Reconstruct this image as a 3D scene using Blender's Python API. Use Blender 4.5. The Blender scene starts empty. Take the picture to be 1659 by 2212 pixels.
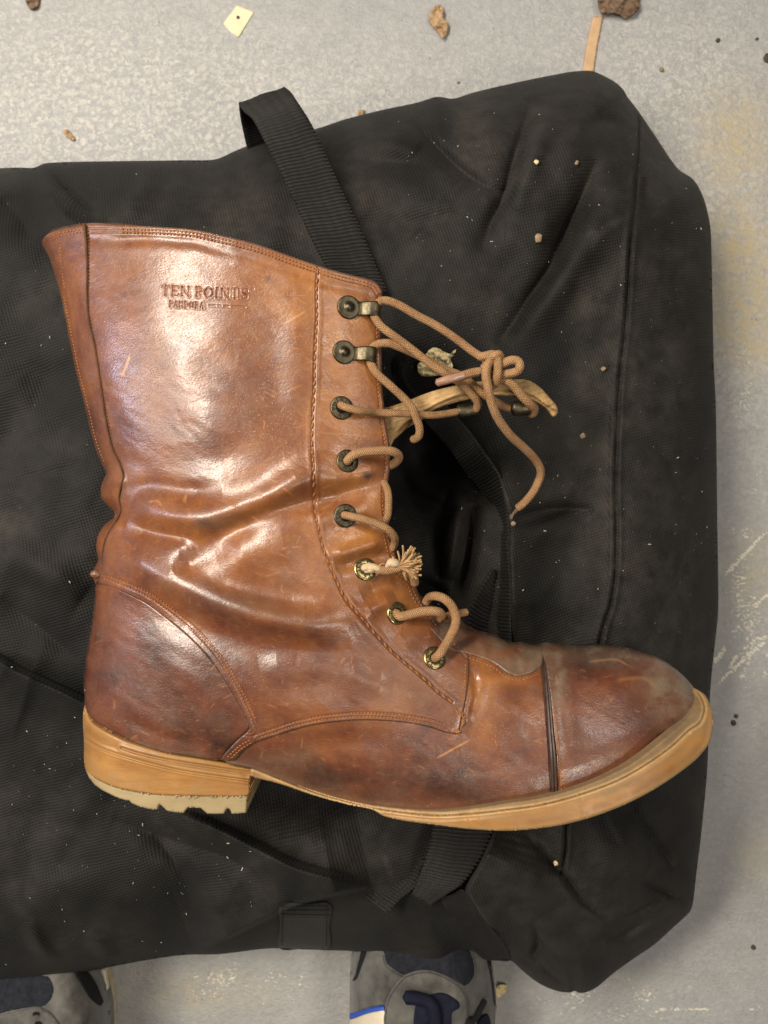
import bpy, math, random
import numpy as np
from mathutils import Matrix, Vector

S = bpy.context.scene
C = S.collection
random.seed(7)
rng = np.random.default_rng(11)

# ------------------------------------------------------------------ camera
CAMH = 0.60                      # phone held 0.6 m above the floor, looking straight down
cam_d = bpy.data.cameras.new("camera")
cam_d.sensor_fit = 'HORIZONTAL'
cam_d.lens = 5.1
cam_d.sensor_width = 5.1
cam_d.clip_start = 0.01
cam_d.clip_end = 50
cam_d.dof.use_dof = True
cam_d.dof.focus_distance = 0.39
cam_d.dof.aperture_fstop = 2.6
cam = bpy.data.objects.new("camera", cam_d)
cam.location = (0, 0, CAMH)
C.objects.link(cam)
S.camera = cam

# ------------------------------------------------------------------ world, lamps, exposure
wd = bpy.data.worlds.new("World")
S.world = wd
wd.use_nodes = True
bg = wd.node_tree.nodes["Background"]
bg.inputs[0].default_value = (1.0, 0.95, 0.90, 1)
bg.inputs[1].default_value = 0.055

def area(name, loc, target, sx, sy, power, col):
    l = bpy.data.lights.new(name, 'AREA')
    l.shape = 'RECTANGLE'
    l.size, l.size_y = sx, sy
    l.energy = power
    l.color = col
    o = bpy.data.objects.new(name, l)
    o.location = loc
    d = Vector(target) - Vector(loc)
    o.rotation_euler = d.to_track_quat('-Z', 'Y').to_euler()
    C.objects.link(o)
    return o

area("tube_lamp", (-0.64, 0.40, 1.18), (-.15, .1, 0.1), 0.90, 0.17, 24, (1.0, 0.915, 0.78))
area("side_lamp", (-1.12, 0.06, 0.86), (-.1, .03, 0.2), 0.11, 0.66, 4.2, (1.0, 0.90, 0.75))
area("right_lamp", (0.85, 0.52, 1.5), (.2, .15, 0.1), 0.6, 0.14, 5, (1.0, 0.935, 0.85))
area("second_tube_lamp", (0.16, -0.24, 1.78), (0.1, -.1, 0.1), 0.8, 0.08, 2.5, (1.0, 0.915, 0.79))
area("far_lamp", (0.86, -0.78, 1.7), (0, 0, 0.1), 0.6, 0.12, 9, (1.0, 0.915, 0.79))
area("window_light", (-1.25, 0.08, 0.66), (-0.1, 0, 0.15), 0.14, 0.22, 1.5, (0.34, 0.46, 1.0))

S.view_settings.view_transform = 'Standard'
S.view_settings.look = 'None'
S.view_settings.exposure = 0.08
S.view_settings.gamma = 1.0

# ------------------------------------------------------------------ helpers: places
# Outlines are pixel positions traced on the photograph (image of 1659 x 2212 pixels); at() pushes a
# pixel along its camera ray, to its height above the floor.
K = 0.5 / 829.5
def at(px, py, z):
    d = (CAMH - np.asarray(z, float)) * K
    return np.stack([(np.asarray(px, float) - 829.5) * d, -(np.asarray(py, float) - 1106.0) * d,
                     np.asarray(z, float) + 0 * np.asarray(px, float)], -1)

def win(x0, y0, f):
    return lambda pts: [(x0 + p[0] * f, y0 + p[1] * f) + tuple(p[2:]) for p in pts]
R1 = win(0, 438.9, .3968); R2 = win(548.6, 493.7, .4299); R3 = win(109.7, 987.5, .3968)
R4 = win(658.3, 1097.2, .2976); R5 = win(932.6, 1261.8, .3968); R6 = win(109.7, 1426.4, .4960)
R7 = win(0, 1755.6, .7937); R8 = win(658.3, 1755.6, .3968); RS = win(466.3, 164.6, .2646)
RH = win(702.2, 603.5, .1323); RA = win(735.1, 2018.9, .2315); RB = win(0, 2073.7, .172)
RT = win(822.9, 905.2, .2315); RU = win(823, 0, .504); RV = win(1042.3, 493.7, .3719)
RW = win(932.6, 1645.8, .4378); RK = win(713.2, 603.5, .2976)

def cr(pts, closed=False, seg=6.0):
    """Catmull-Rom through the points, resampled about every `seg` units."""
    P = np.array([p for p in pts], float)
    n = len(P)
    if n < 3:
        m = max(2, int(np.linalg.norm(P[-1, :2] - P[0, :2]) / seg) + 1)
        t = np.linspace(0, 1, m)[:, None]
        return P[0] * (1 - t) + P[-1] * t
    out = []
    for i in range(n if closed else n - 1):
        if closed:
            a, b, c, d = P[i - 1], P[i], P[(i + 1) % n], P[(i + 2) % n]
        else:
            a, b, c, d = P[max(i - 1, 0)], P[i], P[i + 1], P[min(i + 2, n - 1)]
        L = np.linalg.norm((c - b)[:2])
        m = max(1, int(round(L / seg)))
        t = (np.arange(m) / m)[:, None]
        # centripetal-ish: limit tangents to the segment's length
        m1 = (c - a) * .5; m2 = (d - b) * .5
        l1 = np.linalg.norm(m1) + 1e-9; l2 = np.linalg.norm(m2) + 1e-9
        LL = np.linalg.norm(c - b)
        m1 = m1 * min(1, LL / l1); m2 = m2 * min(1, LL / l2)
        h00 = 2 * t**3 - 3 * t**2 + 1; h10 = t**3 - 2 * t**2 + t
        h01 = -2 * t**3 + 3 * t**2; h11 = t**3 - t**2
        out.append(h00 * b + h10 * m1 + h01 * c + h11 * m2)
    R = np.concatenate(out)
    if not closed:
        R = np.concatenate([R, P[-1:]])
    return R

def seg_dist(P, A, B, need=False):
    """nearest distance of points P to segments A-B (chunked); returns d, index, t"""
    N = len(P)
    D = np.empty(N); I = np.empty(N, int); T = np.empty(N)
    AB = B - A
    LL = (AB**2).sum(1) + 1e-12
    ch = max(1, int(3e6 / max(1, len(A))))
    for s in range(0, N, ch):
        p = P[s:s + ch]
        ax = p[:, None, 0] - A[None, :, 0]; ay = p[:, None, 1] - A[None, :, 1]
        t = np.clip((ax * AB[:, 0] + ay * AB[:, 1]) / LL, 0, 1)
        dx = ax - t * AB[:, 0]; dy = ay - t * AB[:, 1]
        d2 = dx * dx + dy * dy
        j = d2.argmin(1)
        k = np.arange(len(p))
        D[s:s + ch] = np.sqrt(d2[k, j]); I[s:s + ch] = j; T[s:s + ch] = t[k, j]
    return D, I, T

def inside(P, poly):
    x, y = P[:, 0], P[:, 1]
    r = np.zeros(len(P), bool)
    x1, y1 = poly[:, 0], poly[:, 1]
    x2, y2 = np.roll(x1, -1), np.roll(y1, -1)
    for a, b, c, d in zip(x1, y1, x2, y2):
        if b == d:
            continue
        m = ((b > y) != (d > y))
        if m.any():
            xi = a + (y - b) * (c - a) / (d - b)
            r ^= m & (x < xi)
    return r

def sdist(P, poly):
    A = poly; B = np.roll(poly, -1, 0)
    d, i, t = seg_dist(P, A, B)
    near = A[i] + (B[i] - A[i]) * t[:, None]
    s = np.where(inside(P, poly), d, -d)
    return s, near

def line_dist(px, py, pts, reach):
    """distance to an open polyline for the points within reach: mask, d, arc 0..1, side"""
    L = np.asarray(pts, float)[:, :2]
    m = (px > L[:, 0].min() - reach) & (px < L[:, 0].max() + reach) & (py > L[:, 1].min() - reach) & (py < L[:, 1].max() + reach)
    idx = np.nonzero(m)[0]
    if len(idx) == 0:
        e = np.zeros(0); return idx, e, e, e
    P = np.stack([px[idx], py[idx]], 1)
    A, B = L[:-1], L[1:]
    d, i, t = seg_dist(P, A, B)
    ln = np.linalg.norm(B - A, axis=1); cum = np.concatenate([[0], np.cumsum(ln)])
    s = (cum[i] + t * ln[i]) / cum[-1]
    q = A[i] + (B[i] - A[i]) * t[:, None]
    dr = (B - A)[i]
    side = np.sign(dr[:, 0] * (P[:, 1] - q[:, 1]) - dr[:, 1] * (P[:, 0] - q[:, 0]))
    return idx, d, s, side

def sstep(a, b, x):
    t = np.clip((x - a) / (b - a), 0, 1)
    return t * t * (3 - 2 * t)

# value noise -----------------------------------------------------------------
_tab = rng.random(4096)
def vnoise(x, y, seed=0):
    xi = np.floor(x).astype(np.int64); yi = np.floor(y).astype(np.int64)
    fx = x - xi; fy = y - yi
    fx = fx**3 * (fx * (fx * 6 - 15) + 10); fy = fy**3 * (fy * (fy * 6 - 15) + 10)
    def h(a, b):
        k = (a * 374761393 + b * 668265263 + seed * 1442695041) & 0xffffffff
        k = ((k ^ (k >> 13)) * 1274126177) & 0xffffffff
        return _tab[(k ^ (k >> 16)) & 4095]
    return ((h(xi, yi) * (1 - fx) + h(xi + 1, yi) * fx) * (1 - fy) + (h(xi, yi + 1) * (1 - fx) + h(xi + 1, yi + 1) * fx) * fy) * 2 - 1
def fbm(x, y, seed=0, o=4):
    r = 0; a = 1
    for k in range(o):
        r = r + a * vnoise(x * 2**k + 17.3 * k, y * 2**k - 9.1 * k, seed + k * 31); a *= .5
    return r / 1.6

# gridded field with smooth (B-spline-like cubic) sampling
class Field:
    def __init__(s, x0, y0, st, arr): s.x0, s.y0, s.st, s.a = x0, y0, st, arr
    def __call__(s, px, py):
        h, w = s.a.shape
        gx = np.clip((px - s.x0) / s.st, 1, w - 3.001); gy = np.clip((py - s.y0) / s.st, 1, h - 3.001)
        xi = gx.astype(int); yi = gy.astype(int); fx = gx - xi; fy = gy - yi
        def wt(f): return ((1 - f)**3 / 6, (3 * f**3 - 6 * f**2 + 4) / 6, (-3 * f**3 + 3 * f**2 + 3 * f + 1) / 6, f**3 / 6)
        wx, wy = wt(fx), wt(fy); r = 0
        for j in range(4):
            for i in range(4):
                r = r + wx[i] * wy[j] * s.a[yi + j - 1, xi + i - 1]
        return r

# ------------------------------------------------------------------ helpers: objects
def world(o):
    m = o.matrix_basis.copy()
    p = o.parent
    while p:
        m = p.matrix_basis @ m
        p = p.parent
    return m

def hold(o, parent, M=None):
    """link under parent with world matrix M (identity by default)"""
    C.objects.link(o)
    M = M or Matrix.Identity(4)
    if parent:
        o.parent = parent
        o.matrix_basis = world(parent).inverted() @ M
    else:
        o.matrix_basis = M
    return o

def tag(o, label=None, cat=None, group=None, kind=None):
    if label: o['label'] = label
    if cat: o['category'] = cat
    if group: o['group'] = group
    if kind: o['kind'] = kind
    return o

def root(name, px, py, z, label, cat, group=None):
    o = bpy.data.objects.new(name, None)
    o.empty_display_size = .01
    p = at(px, py, z)
    hold(o, None, Matrix.Translation(Vector([float(v) for v in p])))
    return tag(o, label, cat, group)

def mesh(name, V, F, mat, smooth=True, attr=None, uv=None, sharp=None):
    """V (n,3); F list of arrays (m,3) or (m,4)"""
    me = bpy.data.meshes.new(name)
    V = np.ascontiguousarray(V, np.float32)
    Fs = [np.asarray(f, np.int32) for f in (F if isinstance(F, list) else [F]) if len(f)]
    loops = np.concatenate([f.ravel() for f in Fs]); tot = np.concatenate([np.full(len(f), f.shape[1]) for f in Fs])
    me.vertices.add(len(V)); me.vertices.foreach_set('co', V.ravel())
    me.loops.add(len(loops)); me.loops.foreach_set('vertex_index', loops.astype(np.int32))
    me.polygons.add(len(tot))
    me.polygons.foreach_set('loop_start', np.concatenate([[0], np.cumsum(tot)[:-1]]).astype(np.int32))
    if attr is not None:
        ca = me.color_attributes.new('wear', 'FLOAT_COLOR', 'POINT')
        a = np.ones((len(V), 4), np.float32); a[:, :attr.shape[1]] = attr
        ca.data.foreach_set('color', a.ravel())
    if uv is not None:
        ul = me.uv_layers.new(name='UVMap')
        ul.data.foreach_set('uv', np.asarray(uv, np.float32)[loops].ravel())
    me.update(calc_edges=True)
    me.polygons.foreach_set('use_smooth', np.full(len(tot), bool(smooth)))
    if sharp:
        me.set_sharp_from_angle(angle=math.radians(sharp))
    if mat: me.materials.append(mat)
    return me

def obj(name, me, parent=None, M=None):
    return hold(bpy.data.objects.new(name, me), parent, M)

def region(poly, step):
    lo = poly.min(0) - step * 2; hi = poly.max(0) + step * 2
    nx = int((hi[0] - lo[0]) / step) + 2; ny = int((hi[1] - lo[1]) / step) + 2
    X, Y = np.meshgrid(lo[0] + np.arange(nx) * step, lo[1] + np.arange(ny) * step)
    P = np.stack([X.ravel(), Y.ravel()], 1)
    sd, near = sdist(P, poly)
    snap = np.abs(sd) < .72 * step
    P = np.where(snap[:, None], near, P)
    keep = sd > -.72 * step
    d = np.where(snap, 0, np.maximum(sd, 0))
    I = np.arange(nx * ny).reshape(ny, nx)
    a, b, c, e = I[:-1, :-1], I[:-1, 1:], I[1:, 1:], I[1:, :-1]
    ok = keep[a] & keep[b] & keep[c] & keep[e] & ((sd[a] > 0).astype(int) + (sd[b] > 0) + (sd[c] > 0) + (sd[e] > 0) >= 1) & ~((d[a] == 0) & (d[b] == 0) & (d[c] == 0) & (d[e] == 0) & (sd[a] + sd[b] + sd[c] + sd[e] < 0))
    Q = np.stack([a[ok], e[ok], c[ok], b[ok]], 1)           # y runs down the image: this order faces up
    used = np.zeros(nx * ny, bool); used[Q.ravel()] = True
    rm = np.cumsum(used) - 1
    Q = rm[Q]; P = P[used]; d = d[used]; near = near[used]
    E = np.concatenate([Q[:, [0, 1]], Q[:, [1, 2]], Q[:, [2, 3]], Q[:, [3, 0]]])
    key = np.sort(E, 1); key = key[:, 0].astype(np.int64) * (len(P) + 1) + key[:, 1]
    u, inv, cnt = np.unique(key, return_inverse=True, return_counts=True)
    be = E[cnt[inv] == 1]
    bv = np.unique(be); P[bv] = near[bv]; d[bv] = 0
    return P, d, Q, be

def slab(name, poly, zf, zb, mat, parent=None, step=2.0, roll=0, drop=0.0, attr=None, back=False, inset=None, uv=None, M=None):
    """Sheet of leather / cloth / rubber with an outline, a shaped front zf(px,py,d), side walls and (back=True) an underside."""
    P, d, Q, be = region(np.asarray(poly, float)[:, :2], step)
    px, py = P[:, 0], P[:, 1]
    z = zf(px, py, d)
    if roll:
        t = np.clip(1 - d / roll, 0, 1)
        z = z - drop * (1 - np.sqrt(np.maximum(0, 1 - t * t)))
    V = at(px, py, z)  # grid laid over image pixels; vertices lean along the camera rays with height
    n = len(V)
    F = [Q]
    zl = zb(px, py, d, z)
    VB = V.copy(); VB[:, 2] = zl
    if inset:
        VB[:, :2] = inset(VB[:, :2])
    allV = [V]
    allA = [attr(px, py, d)] if attr else None
    if back:
        allV.append(VB); F.append(Q[:, ::-1] + n)
        F.append(np.stack([be[:, 1], be[:, 0], be[:, 0] + n, be[:, 1] + n], 1))
        if attr: allA.append(allA[0])
    else:
        bv = np.unique(be); rm = np.full(n, -1); rm[bv] = np.arange(len(bv))
        allV += [V[bv], VB[bv]]
        e = rm[be]; m = len(bv)
        F.append(np.stack([e[:, 1] + n, e[:, 0] + n, e[:, 0] + n + m, e[:, 1] + n + m], 1))
        if attr: allA += [allA[0][bv]] * 2
    VV = np.concatenate(allV)
    me = mesh(name, VV, F, mat, True, np.concatenate(allA) if attr else None)
    return obj(name, me, parent, M)

def tube(name, pts, r, mat, parent, n=10, seg=4.0, cap=True, flat=1.0, M=None, lib=None):
    """round cord through (px,py,z) points; r in metres (number or list along the cord)"""
    L = cr([(p[0], p[1], p[2] * 4000) for p in pts], seg=seg)
    W = at(L[:, 0], L[:, 1], L[:, 2] / 4000)
    k = len(W)
    rr = np.interp(np.linspace(0, 1, k), np.linspace(0, 1, len(np.atleast_1d(r))), np.atleast_1d(r))
    T = np.gradient(W, axis=0); T /= np.linalg.norm(T, axis=1)[:, None] + 1e-12
    N = np.zeros_like(T); u = np.array([0, 0, 1.0]) - T[0] * T[0][2]
    if np.linalg.norm(u) < .1: u = np.array([1.0, 0, 0]) - T[0] * T[0][0]
    for i in range(k):
        u = u - T[i] * (u @ T[i]); u /= np.linalg.norm(u) + 1e-12
        N[i] = u
    B = np.cross(T, N)
    a = np.linspace(0, 2 * np.pi, n + 1)
    ring = W[:, None] + rr[:, None, None] * (np.cos(a)[None, :, None] * N[:, None] * flat + np.sin(a)[None, :, None] * B[:, None])
    s = np.concatenate([[0], np.cumsum(np.linalg.norm(np.diff(W, axis=0), axis=1))])
    UV = np.stack([np.broadcast_to(a / (2 * np.pi), (k, n + 1)), np.broadcast_to(s[:, None], (k, n + 1))], -1).reshape(-1, 2)
    V = ring.reshape(-1, 3)
    I = np.arange(k * (n + 1)).reshape(k, n + 1)
    Q = np.stack([I[:-1, :-1], I[:-1, 1:], I[1:, 1:], I[1:, :-1]], -1).reshape(-1, 4)
    F = [Q]
    if cap:
        c0, c1 = len(V), len(V) + 1
        V = np.concatenate([V, [W[0] - T[0] * rr[0] * .6], [W[-1] + T[-1] * rr[-1] * .6]])
        UV = np.concatenate([UV, [[0, 0]], [[0, s[-1]]]])
        F.append(np.stack([I[0, 1:], I[0, :-1], np.full(n, c0)], 1)); F.append(np.stack([I[-1, :-1], I[-1, 1:], np.full(n, c1)], 1))
    if lib is not None:
        lib.append((V, F, UV)); return None
    return obj(name, mesh(name, V, F, mat, True, None, UV), parent, M)

def join(name, lib, mat, parent, kind=None, smooth=True):
    V, F, U, o = [], {}, [], 0
    for v, f, u in lib:
        V.append(v); U.append(u if u is not None else np.zeros((len(v), 2)))
        for q in f:
            q = np.asarray(q)
            F.setdefault(q.shape[1], []).append(q + o)
        o += len(v)
    ob = obj(name, mesh(name, np.concatenate(V), [np.concatenate(q) for q in F.values()], mat, smooth, None, np.concatenate(U)), parent)
    if kind: ob['kind'] = kind
    return ob

def lathe(profile, n=28):
    """profile [(r,z)] -> V,F"""
    p = np.array(profile, float); k = len(p)
    a = np.linspace(0, 2 * np.pi, n, endpoint=False)
    V = np.stack([p[:, 0][:, None] * np.cos(a), p[:, 0][:, None] * np.sin(a), np.broadcast_to(p[:, 1][:, None], (k, n))], -1).reshape(-1, 3)
    I = np.arange(k * n).reshape(k, n); J = np.roll(I, -1, 1)
    Q = np.stack([I[:-1], J[:-1], J[1:], I[1:]], -1).reshape(-1, 4)
    return V, Q

# ------------------------------------------------------------------ materials
def nodes(name):
    m = bpy.data.materials.new(name); m.use_nodes = True
    t = m.node_tree; b = t.nodes["Principled BSDF"]
    return m, t, b
class NB:
    """small node-building shorthand"""
    def __init__(s, t): s.t = t; s.tc = None
    def n(s, typ, **k):
        o = s.t.nodes.new(typ)
        for a, v in k.items(): setattr(o, a, v)
        return o
    def link(s, a, b): s.t.links.new(a, b)
    def coord(s, scale=(1, 1, 1), rot=0.0, out='Object'):
        tc = s.n('ShaderNodeTexCoord'); mp = s.n('ShaderNodeMapping')
        mp.inputs['Scale'].default_value = scale; mp.inputs['Rotation'].default_value = (0, 0, rot)
        s.link(tc.outputs[out], mp.inputs[0]); return mp.outputs[0]
    def noise(s, vec, scale, detail=4, rough=.55, dist=0.0):
        o = s.n('ShaderNodeTexNoise'); o.inputs['Scale'].default_value = scale; o.inputs['Detail'].default_value = detail
        o.inputs['Roughness'].default_value = rough; o.inputs['Distortion'].default_value = dist
        s.link(vec, o.inputs['Vector']); return o.outputs[0]
    def voro(s, vec, scale, feature='F1', rnd=1.0):
        o = s.n('ShaderNodeTexVoronoi', feature=feature); o.inputs['Scale'].default_value = scale; o.inputs['Randomness'].default_value = rnd
        s.link(vec, o.inputs['Vector']); return o.outputs['Distance']
    def val(s, a):
        return a
    def math(s, op, a, b=None, clamp=False):
        o = s.n('ShaderNodeMath', operation=op, use_clamp=clamp)
        for i, v in enumerate((a, b)):
            if v is None: continue
            if isinstance(v, (int, float)): o.inputs[i].default_value = v
            else: s.link(v, o.inputs[i])
        return o.outputs[0]
    def ramp(s, f, *stops):
        o = s.n('ShaderNodeValToRGB'); e = o.color_ramp.elements
        while len(e) < len(stops): e.new(.5)
        for k, (p, c) in enumerate(stops):
            e[k].position = p; e[k].color = (c, c, c, 1) if isinstance(c, (int, float)) else tuple(c) + (1,)
        s.link(f, o.inputs[0]); return o.outputs[0]
    def mix(s, f, a, b, mode='MIX'):
        o = s.n('ShaderNodeMix', data_type='RGBA', blend_type=mode)
        for sock, v in ((o.inputs[0], f), (o.inputs[6], a), (o.inputs[7], b)):
            if isinstance(v, (int, float)): sock.default_value = v
            elif isinstance(v, tuple): sock.default_value = v + (1,)
            else: s.link(v, sock)
        return o.outputs[2]
    def bump(s, h, strength, dist, prev=None):
        o = s.n('ShaderNodeBump'); o.inputs['Strength'].default_value = strength; o.inputs['Distance'].default_value = dist
        s.link(h, o.inputs['Height'])
        if prev: s.link(prev, o.inputs['Normal'])
        return o.outputs[0]
    def attr(s):
        a = s.n('ShaderNodeVertexColor', layer_name='wear'); sp = s.n('ShaderNodeSeparateColor')
        s.link(a.outputs[0], sp.inputs[0]); return sp.outputs[0], sp.outputs[1], sp.outputs[2]

def leather_mat():
    m, t, b = nodes("brown_leather"); q = NB(t)
    tone, dirt, mark = q.attr()
    co = q.coord()
    big = q.noise(co, 38, 5, .6, .4); fine = q.noise(co, 260, 5, .65)
    tt = q.math('ADD', tone, q.math('MULTIPLY', q.math('SUBTRACT', big, .5), .85))
    tt = q.math('ADD', tt, q.math('MULTIPLY', q.math('SUBTRACT', fine, .5), .28), True)
    col = q.ramp(tt, (0.0, (.028, .0090, .0050)), (.25, (.105, .0285, .0125)), (.5, (.190, .061, .0165)), (.75, (.310, .117, .0255)), (1.0, (.44, .195, .042)))
    po = q.voro(co, 900)
    pore = q.ramp(po, (.0, 1.0), (.16, 1.0), (.26, 0.0))
    pm = q.math('MULTIPLY', pore, q.ramp(q.noise(co, 55, 2), (.48, 0.0), (.66, .55)))
    col = q.mix(pm, col, (.05, .018, .010))
    scf = q.ramp(q.noise(q.coord((1, 3.2, 1), .6), 140, 6, .74, 1.2), (.58, 0.0), (.72, .55))
    col = q.mix(q.math('MULTIPLY', scf, .7), col, (.42, .21, .085))
    col = q.mix(mark, col, (.50, .23, .07))
    dn = q.math('MULTIPLY', dirt, q.ramp(q.noise(co, 120, 5, .7), (.25, .45), (.7, 1.0)))
    col = q.mix(dn, col, (.190, .138, .088))
    q.link(col, b.inputs['Base Color'])
    rg = q.math('ADD', q.ramp(q.noise(co, 60, 5, .6), (.3, .34), (.7, .46)), q.math('MULTIPLY', dn, .3))
    q.link(rg, b.inputs['Roughness'])
    b.inputs['Specular IOR Level'].default_value = .50
    b.inputs['Coat Weight'].default_value = .56
    q.link(q.ramp(q.noise(q.coord((1, 1.6, 1), .5), 75, 6, .68, .8), (.34, .17), (.66, .34)), b.inputs['Coat Roughness'])
    v1 = q.voro(q.coord((1, 1.5, 1), .4), 1000, 'SMOOTH_F1')
    n1 = q.noise(q.coord((1, 1.8, 1), -.35), 190, 3, .55, .7)
    bp = q.bump(n1, .085, .0012)
    bp = q.bump(v1, .10, .0006, bp)
    bp = q.bump(pore, .25, -.0003, bp)
    q.link(bp, b.inputs['Normal']); q.link(bp, b.inputs['Coat Normal'])
    return m

def simple(name, col, rough=.6, spec=.5, var=.25, vscale=120, bscale=400, bstr=.3, bdist=.0005, col2=None, metal=0.0, sheen=0.0):
    m, t, b = nodes(name); q = NB(t); co = q.coord()
    nz = q.noise(co, vscale, 5, .6)
    c2 = col2 or tuple(min(1, c * 1.7) for c in col)
    c = q.mix(q.ramp(nz, (.3, 0.0), (.7, 1.0)), tuple(x * (1 - var) for x in col), c2 if col2 else tuple(x * (1 + var) for x in col))
    q.link(c, b.inputs['Base Color'])
    q.link(q.ramp(q.noise(co, vscale * 1.7, 3), (.3, max(.05, rough - .08)), (.7, min(1, rough + .08))), b.inputs['Roughness'])
    b.inputs['Specular IOR Level'].default_value = spec
    b.inputs['Metallic'].default_value = metal
    if sheen:
        b.inputs['Sheen Weight'].default_value = sheen; b.inputs['Sheen Roughness'].default_value = .5
    if bstr:
        q.link(q.bump(q.noise(co, bscale, 4, .6), bstr, bdist), b.inputs['Normal'])
    return m

def cord_mat(name, ca, cb, around=5, pitch=900.0):
    m, t, b = nodes(name); q = NB(t)
    uv = q.n('ShaderNodeUVMap', uv_map='UVMap'); sx = q.n('ShaderNodeSeparateXYZ'); q.link(uv.outputs[0], sx.inputs[0])
    U = q.math('MULTIPLY', sx.outputs[0], 2 * math.pi * around); Vv = q.math('MULTIPLY', sx.outputs[1], 2 * math.pi * pitch)
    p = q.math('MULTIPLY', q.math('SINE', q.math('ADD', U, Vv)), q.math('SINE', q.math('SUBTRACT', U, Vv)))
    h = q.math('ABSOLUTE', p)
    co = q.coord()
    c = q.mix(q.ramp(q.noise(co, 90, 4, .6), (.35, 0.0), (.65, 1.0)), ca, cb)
    c = q.mix(q.ramp(h, (.05, .38), (.5, 0.0)), c, tuple(x * .45 for x in ca))  # shade in the braid gaps put into the colour
    c = q.mix(q.ramp(q.noise(co, 1500, 3, .7), (.5, 0.0), (.8, .5)), c, tuple(min(1, x * 1.5) for x in cb))
    q.link(c, b.inputs['Base Color'])
    b.inputs['Roughness'].default_value = .82; b.inputs['Specular IOR Level'].default_value = .25
    bp = q.bump(h, .9, .0005); bp = q.bump(q.noise(co, 2200, 3, .7), .35, .0003, bp)
    q.link(bp, b.inputs['Normal'])
    return m

def cloth_mat(name, ca, cb, rot, period, bstr=.8, rough=.72):
    """plain weave: two sets of threads crossing"""
    m, t, b = nodes(name); q = NB(t)
    dirt, d2, tone = q.attr()
    co = q.coord((1, 1, .6), rot)
    wob = q.noise(q.coord(), 30, 3)
    sx = q.n('ShaderNodeSeparateXYZ'); q.link(co, sx.inputs[0])
    w = q.math('MULTIPLY', wob, .004)
    k = 2 * math.pi / period
    X = q.math('MULTIPLY', q.math('ADD', sx.outputs[0], w), k); Y = q.math('MULTIPLY', q.math('SUBTRACT', sx.outputs[1], w), k)
    h = q.math('MULTIPLY', q.math('SINE', X), q.math('SINE', Y))
    h = q.math('ADD', q.math('MULTIPLY', h, .5), .5)
    big = q.noise(q.coord(), 16, 5, .6, .5)
    c = q.mix(q.ramp(big, (.3, 0.0), (.7, 1.0)), ca, cb)
    c = q.mix(q.ramp(h, (.15, .85), (.6, 0.0)), c, tuple(x * .25 for x in ca))
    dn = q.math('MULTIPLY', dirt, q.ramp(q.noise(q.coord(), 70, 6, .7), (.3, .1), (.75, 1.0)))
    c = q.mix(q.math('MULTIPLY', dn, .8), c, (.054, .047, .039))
    fl = q.ramp(q.noise(q.coord(), 900, 4, .7), (.62, 0.0), (.78, .5))
    c = q.mix(fl, c, (.040, .036, .032))
    q.link(c, b.inputs['Base Color'])
    b.inputs['Roughness'].default_value = rough; b.inputs['Specular IOR Level'].default_value = .22
    b.inputs['Sheen Weight'].default_value = .02
    bp = q.bump(h, bstr, .0004); bp = q.bump(q.noise(q.coord(), 900, 3, .6), .15, .0004, bp)
    q.link(bp, b.inputs['Normal'])
    return m

def floor_mat():
    m, t, b = nodes("painted_concrete"); q = NB(t)
    rough_a, stain, mark = q.attr()
    co = q.coord()
    n1 = q.noise(co, 60, 6, .7); n2 = q.noise(co, 230, 6, .75, .5); n3 = q.noise(q.coord((1, 1.8, 1), .3), 260, 5, .7, 1.0)
    c = q.mix(q.ramp(n1, (.3, 0.0), (.7, 1.0)), (.332, .334, .338), (.410, .409, .407))
    chips = q.math('MULTIPLY', q.ramp(n2, (.47, 0.0), (.60, 1.0)), q.math('MULTIPLY', rough_a, .85), True)
    c = q.mix(chips, c, (.60, .575, .530))
    pit = q.math('MULTIPLY', q.ramp(q.noise(q.coord((1, 1, 1)), 230, 5, .75), (.60, 0.0), (.70, 1.0)), q.math('MULTIPLY', rough_a, .75), True)
    c = q.mix(pit, c, (.235, .225, .205))
    cream = q.math('MULTIPLY', stain, q.ramp(q.noise(co, 90, 5, .65), (.35, .2), (.62, 1.0)), True)
    c = q.mix(cream, c, (.50, .425, .285))
    spk = q.ramp(q.voro(co, 140), (.05, 1.0), (.11, 0.0))
    spk = q.math('MULTIPLY', spk, q.ramp(q.noise(co, 33, 2), (.52, 0.0), (.60, 1.0)))
    c = q.mix(spk, c, (.20, .18, .155))
    mk = q.math('ADD', q.math('MULTIPLY', mark, .5), q.math('MULTIPLY', q.noise(q.coord((1, 1.5, 1), .4), 330, 4, .65, .6), .95))
    mk = q.ramp(mk, (.765, 0.0), (.80, 1.0)); c = q.mix(mk, c, (.74, .69, .58))
    q.link(c, b.inputs['Base Color'])
    q.link(q.ramp(q.noise(co, 45, 4), (.3, .20), (.7, .36)), b.inputs['Roughness'])
    b.inputs['Specular IOR Level'].default_value = .4
    bp = q.bump(n2, .6, .0032); bp = q.bump(n3, .45, .0020, bp); bp = q.bump(q.noise(co, 22, 3), .25, .006, bp)
    q.link(bp, b.inputs['Normal'])
    return m

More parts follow.
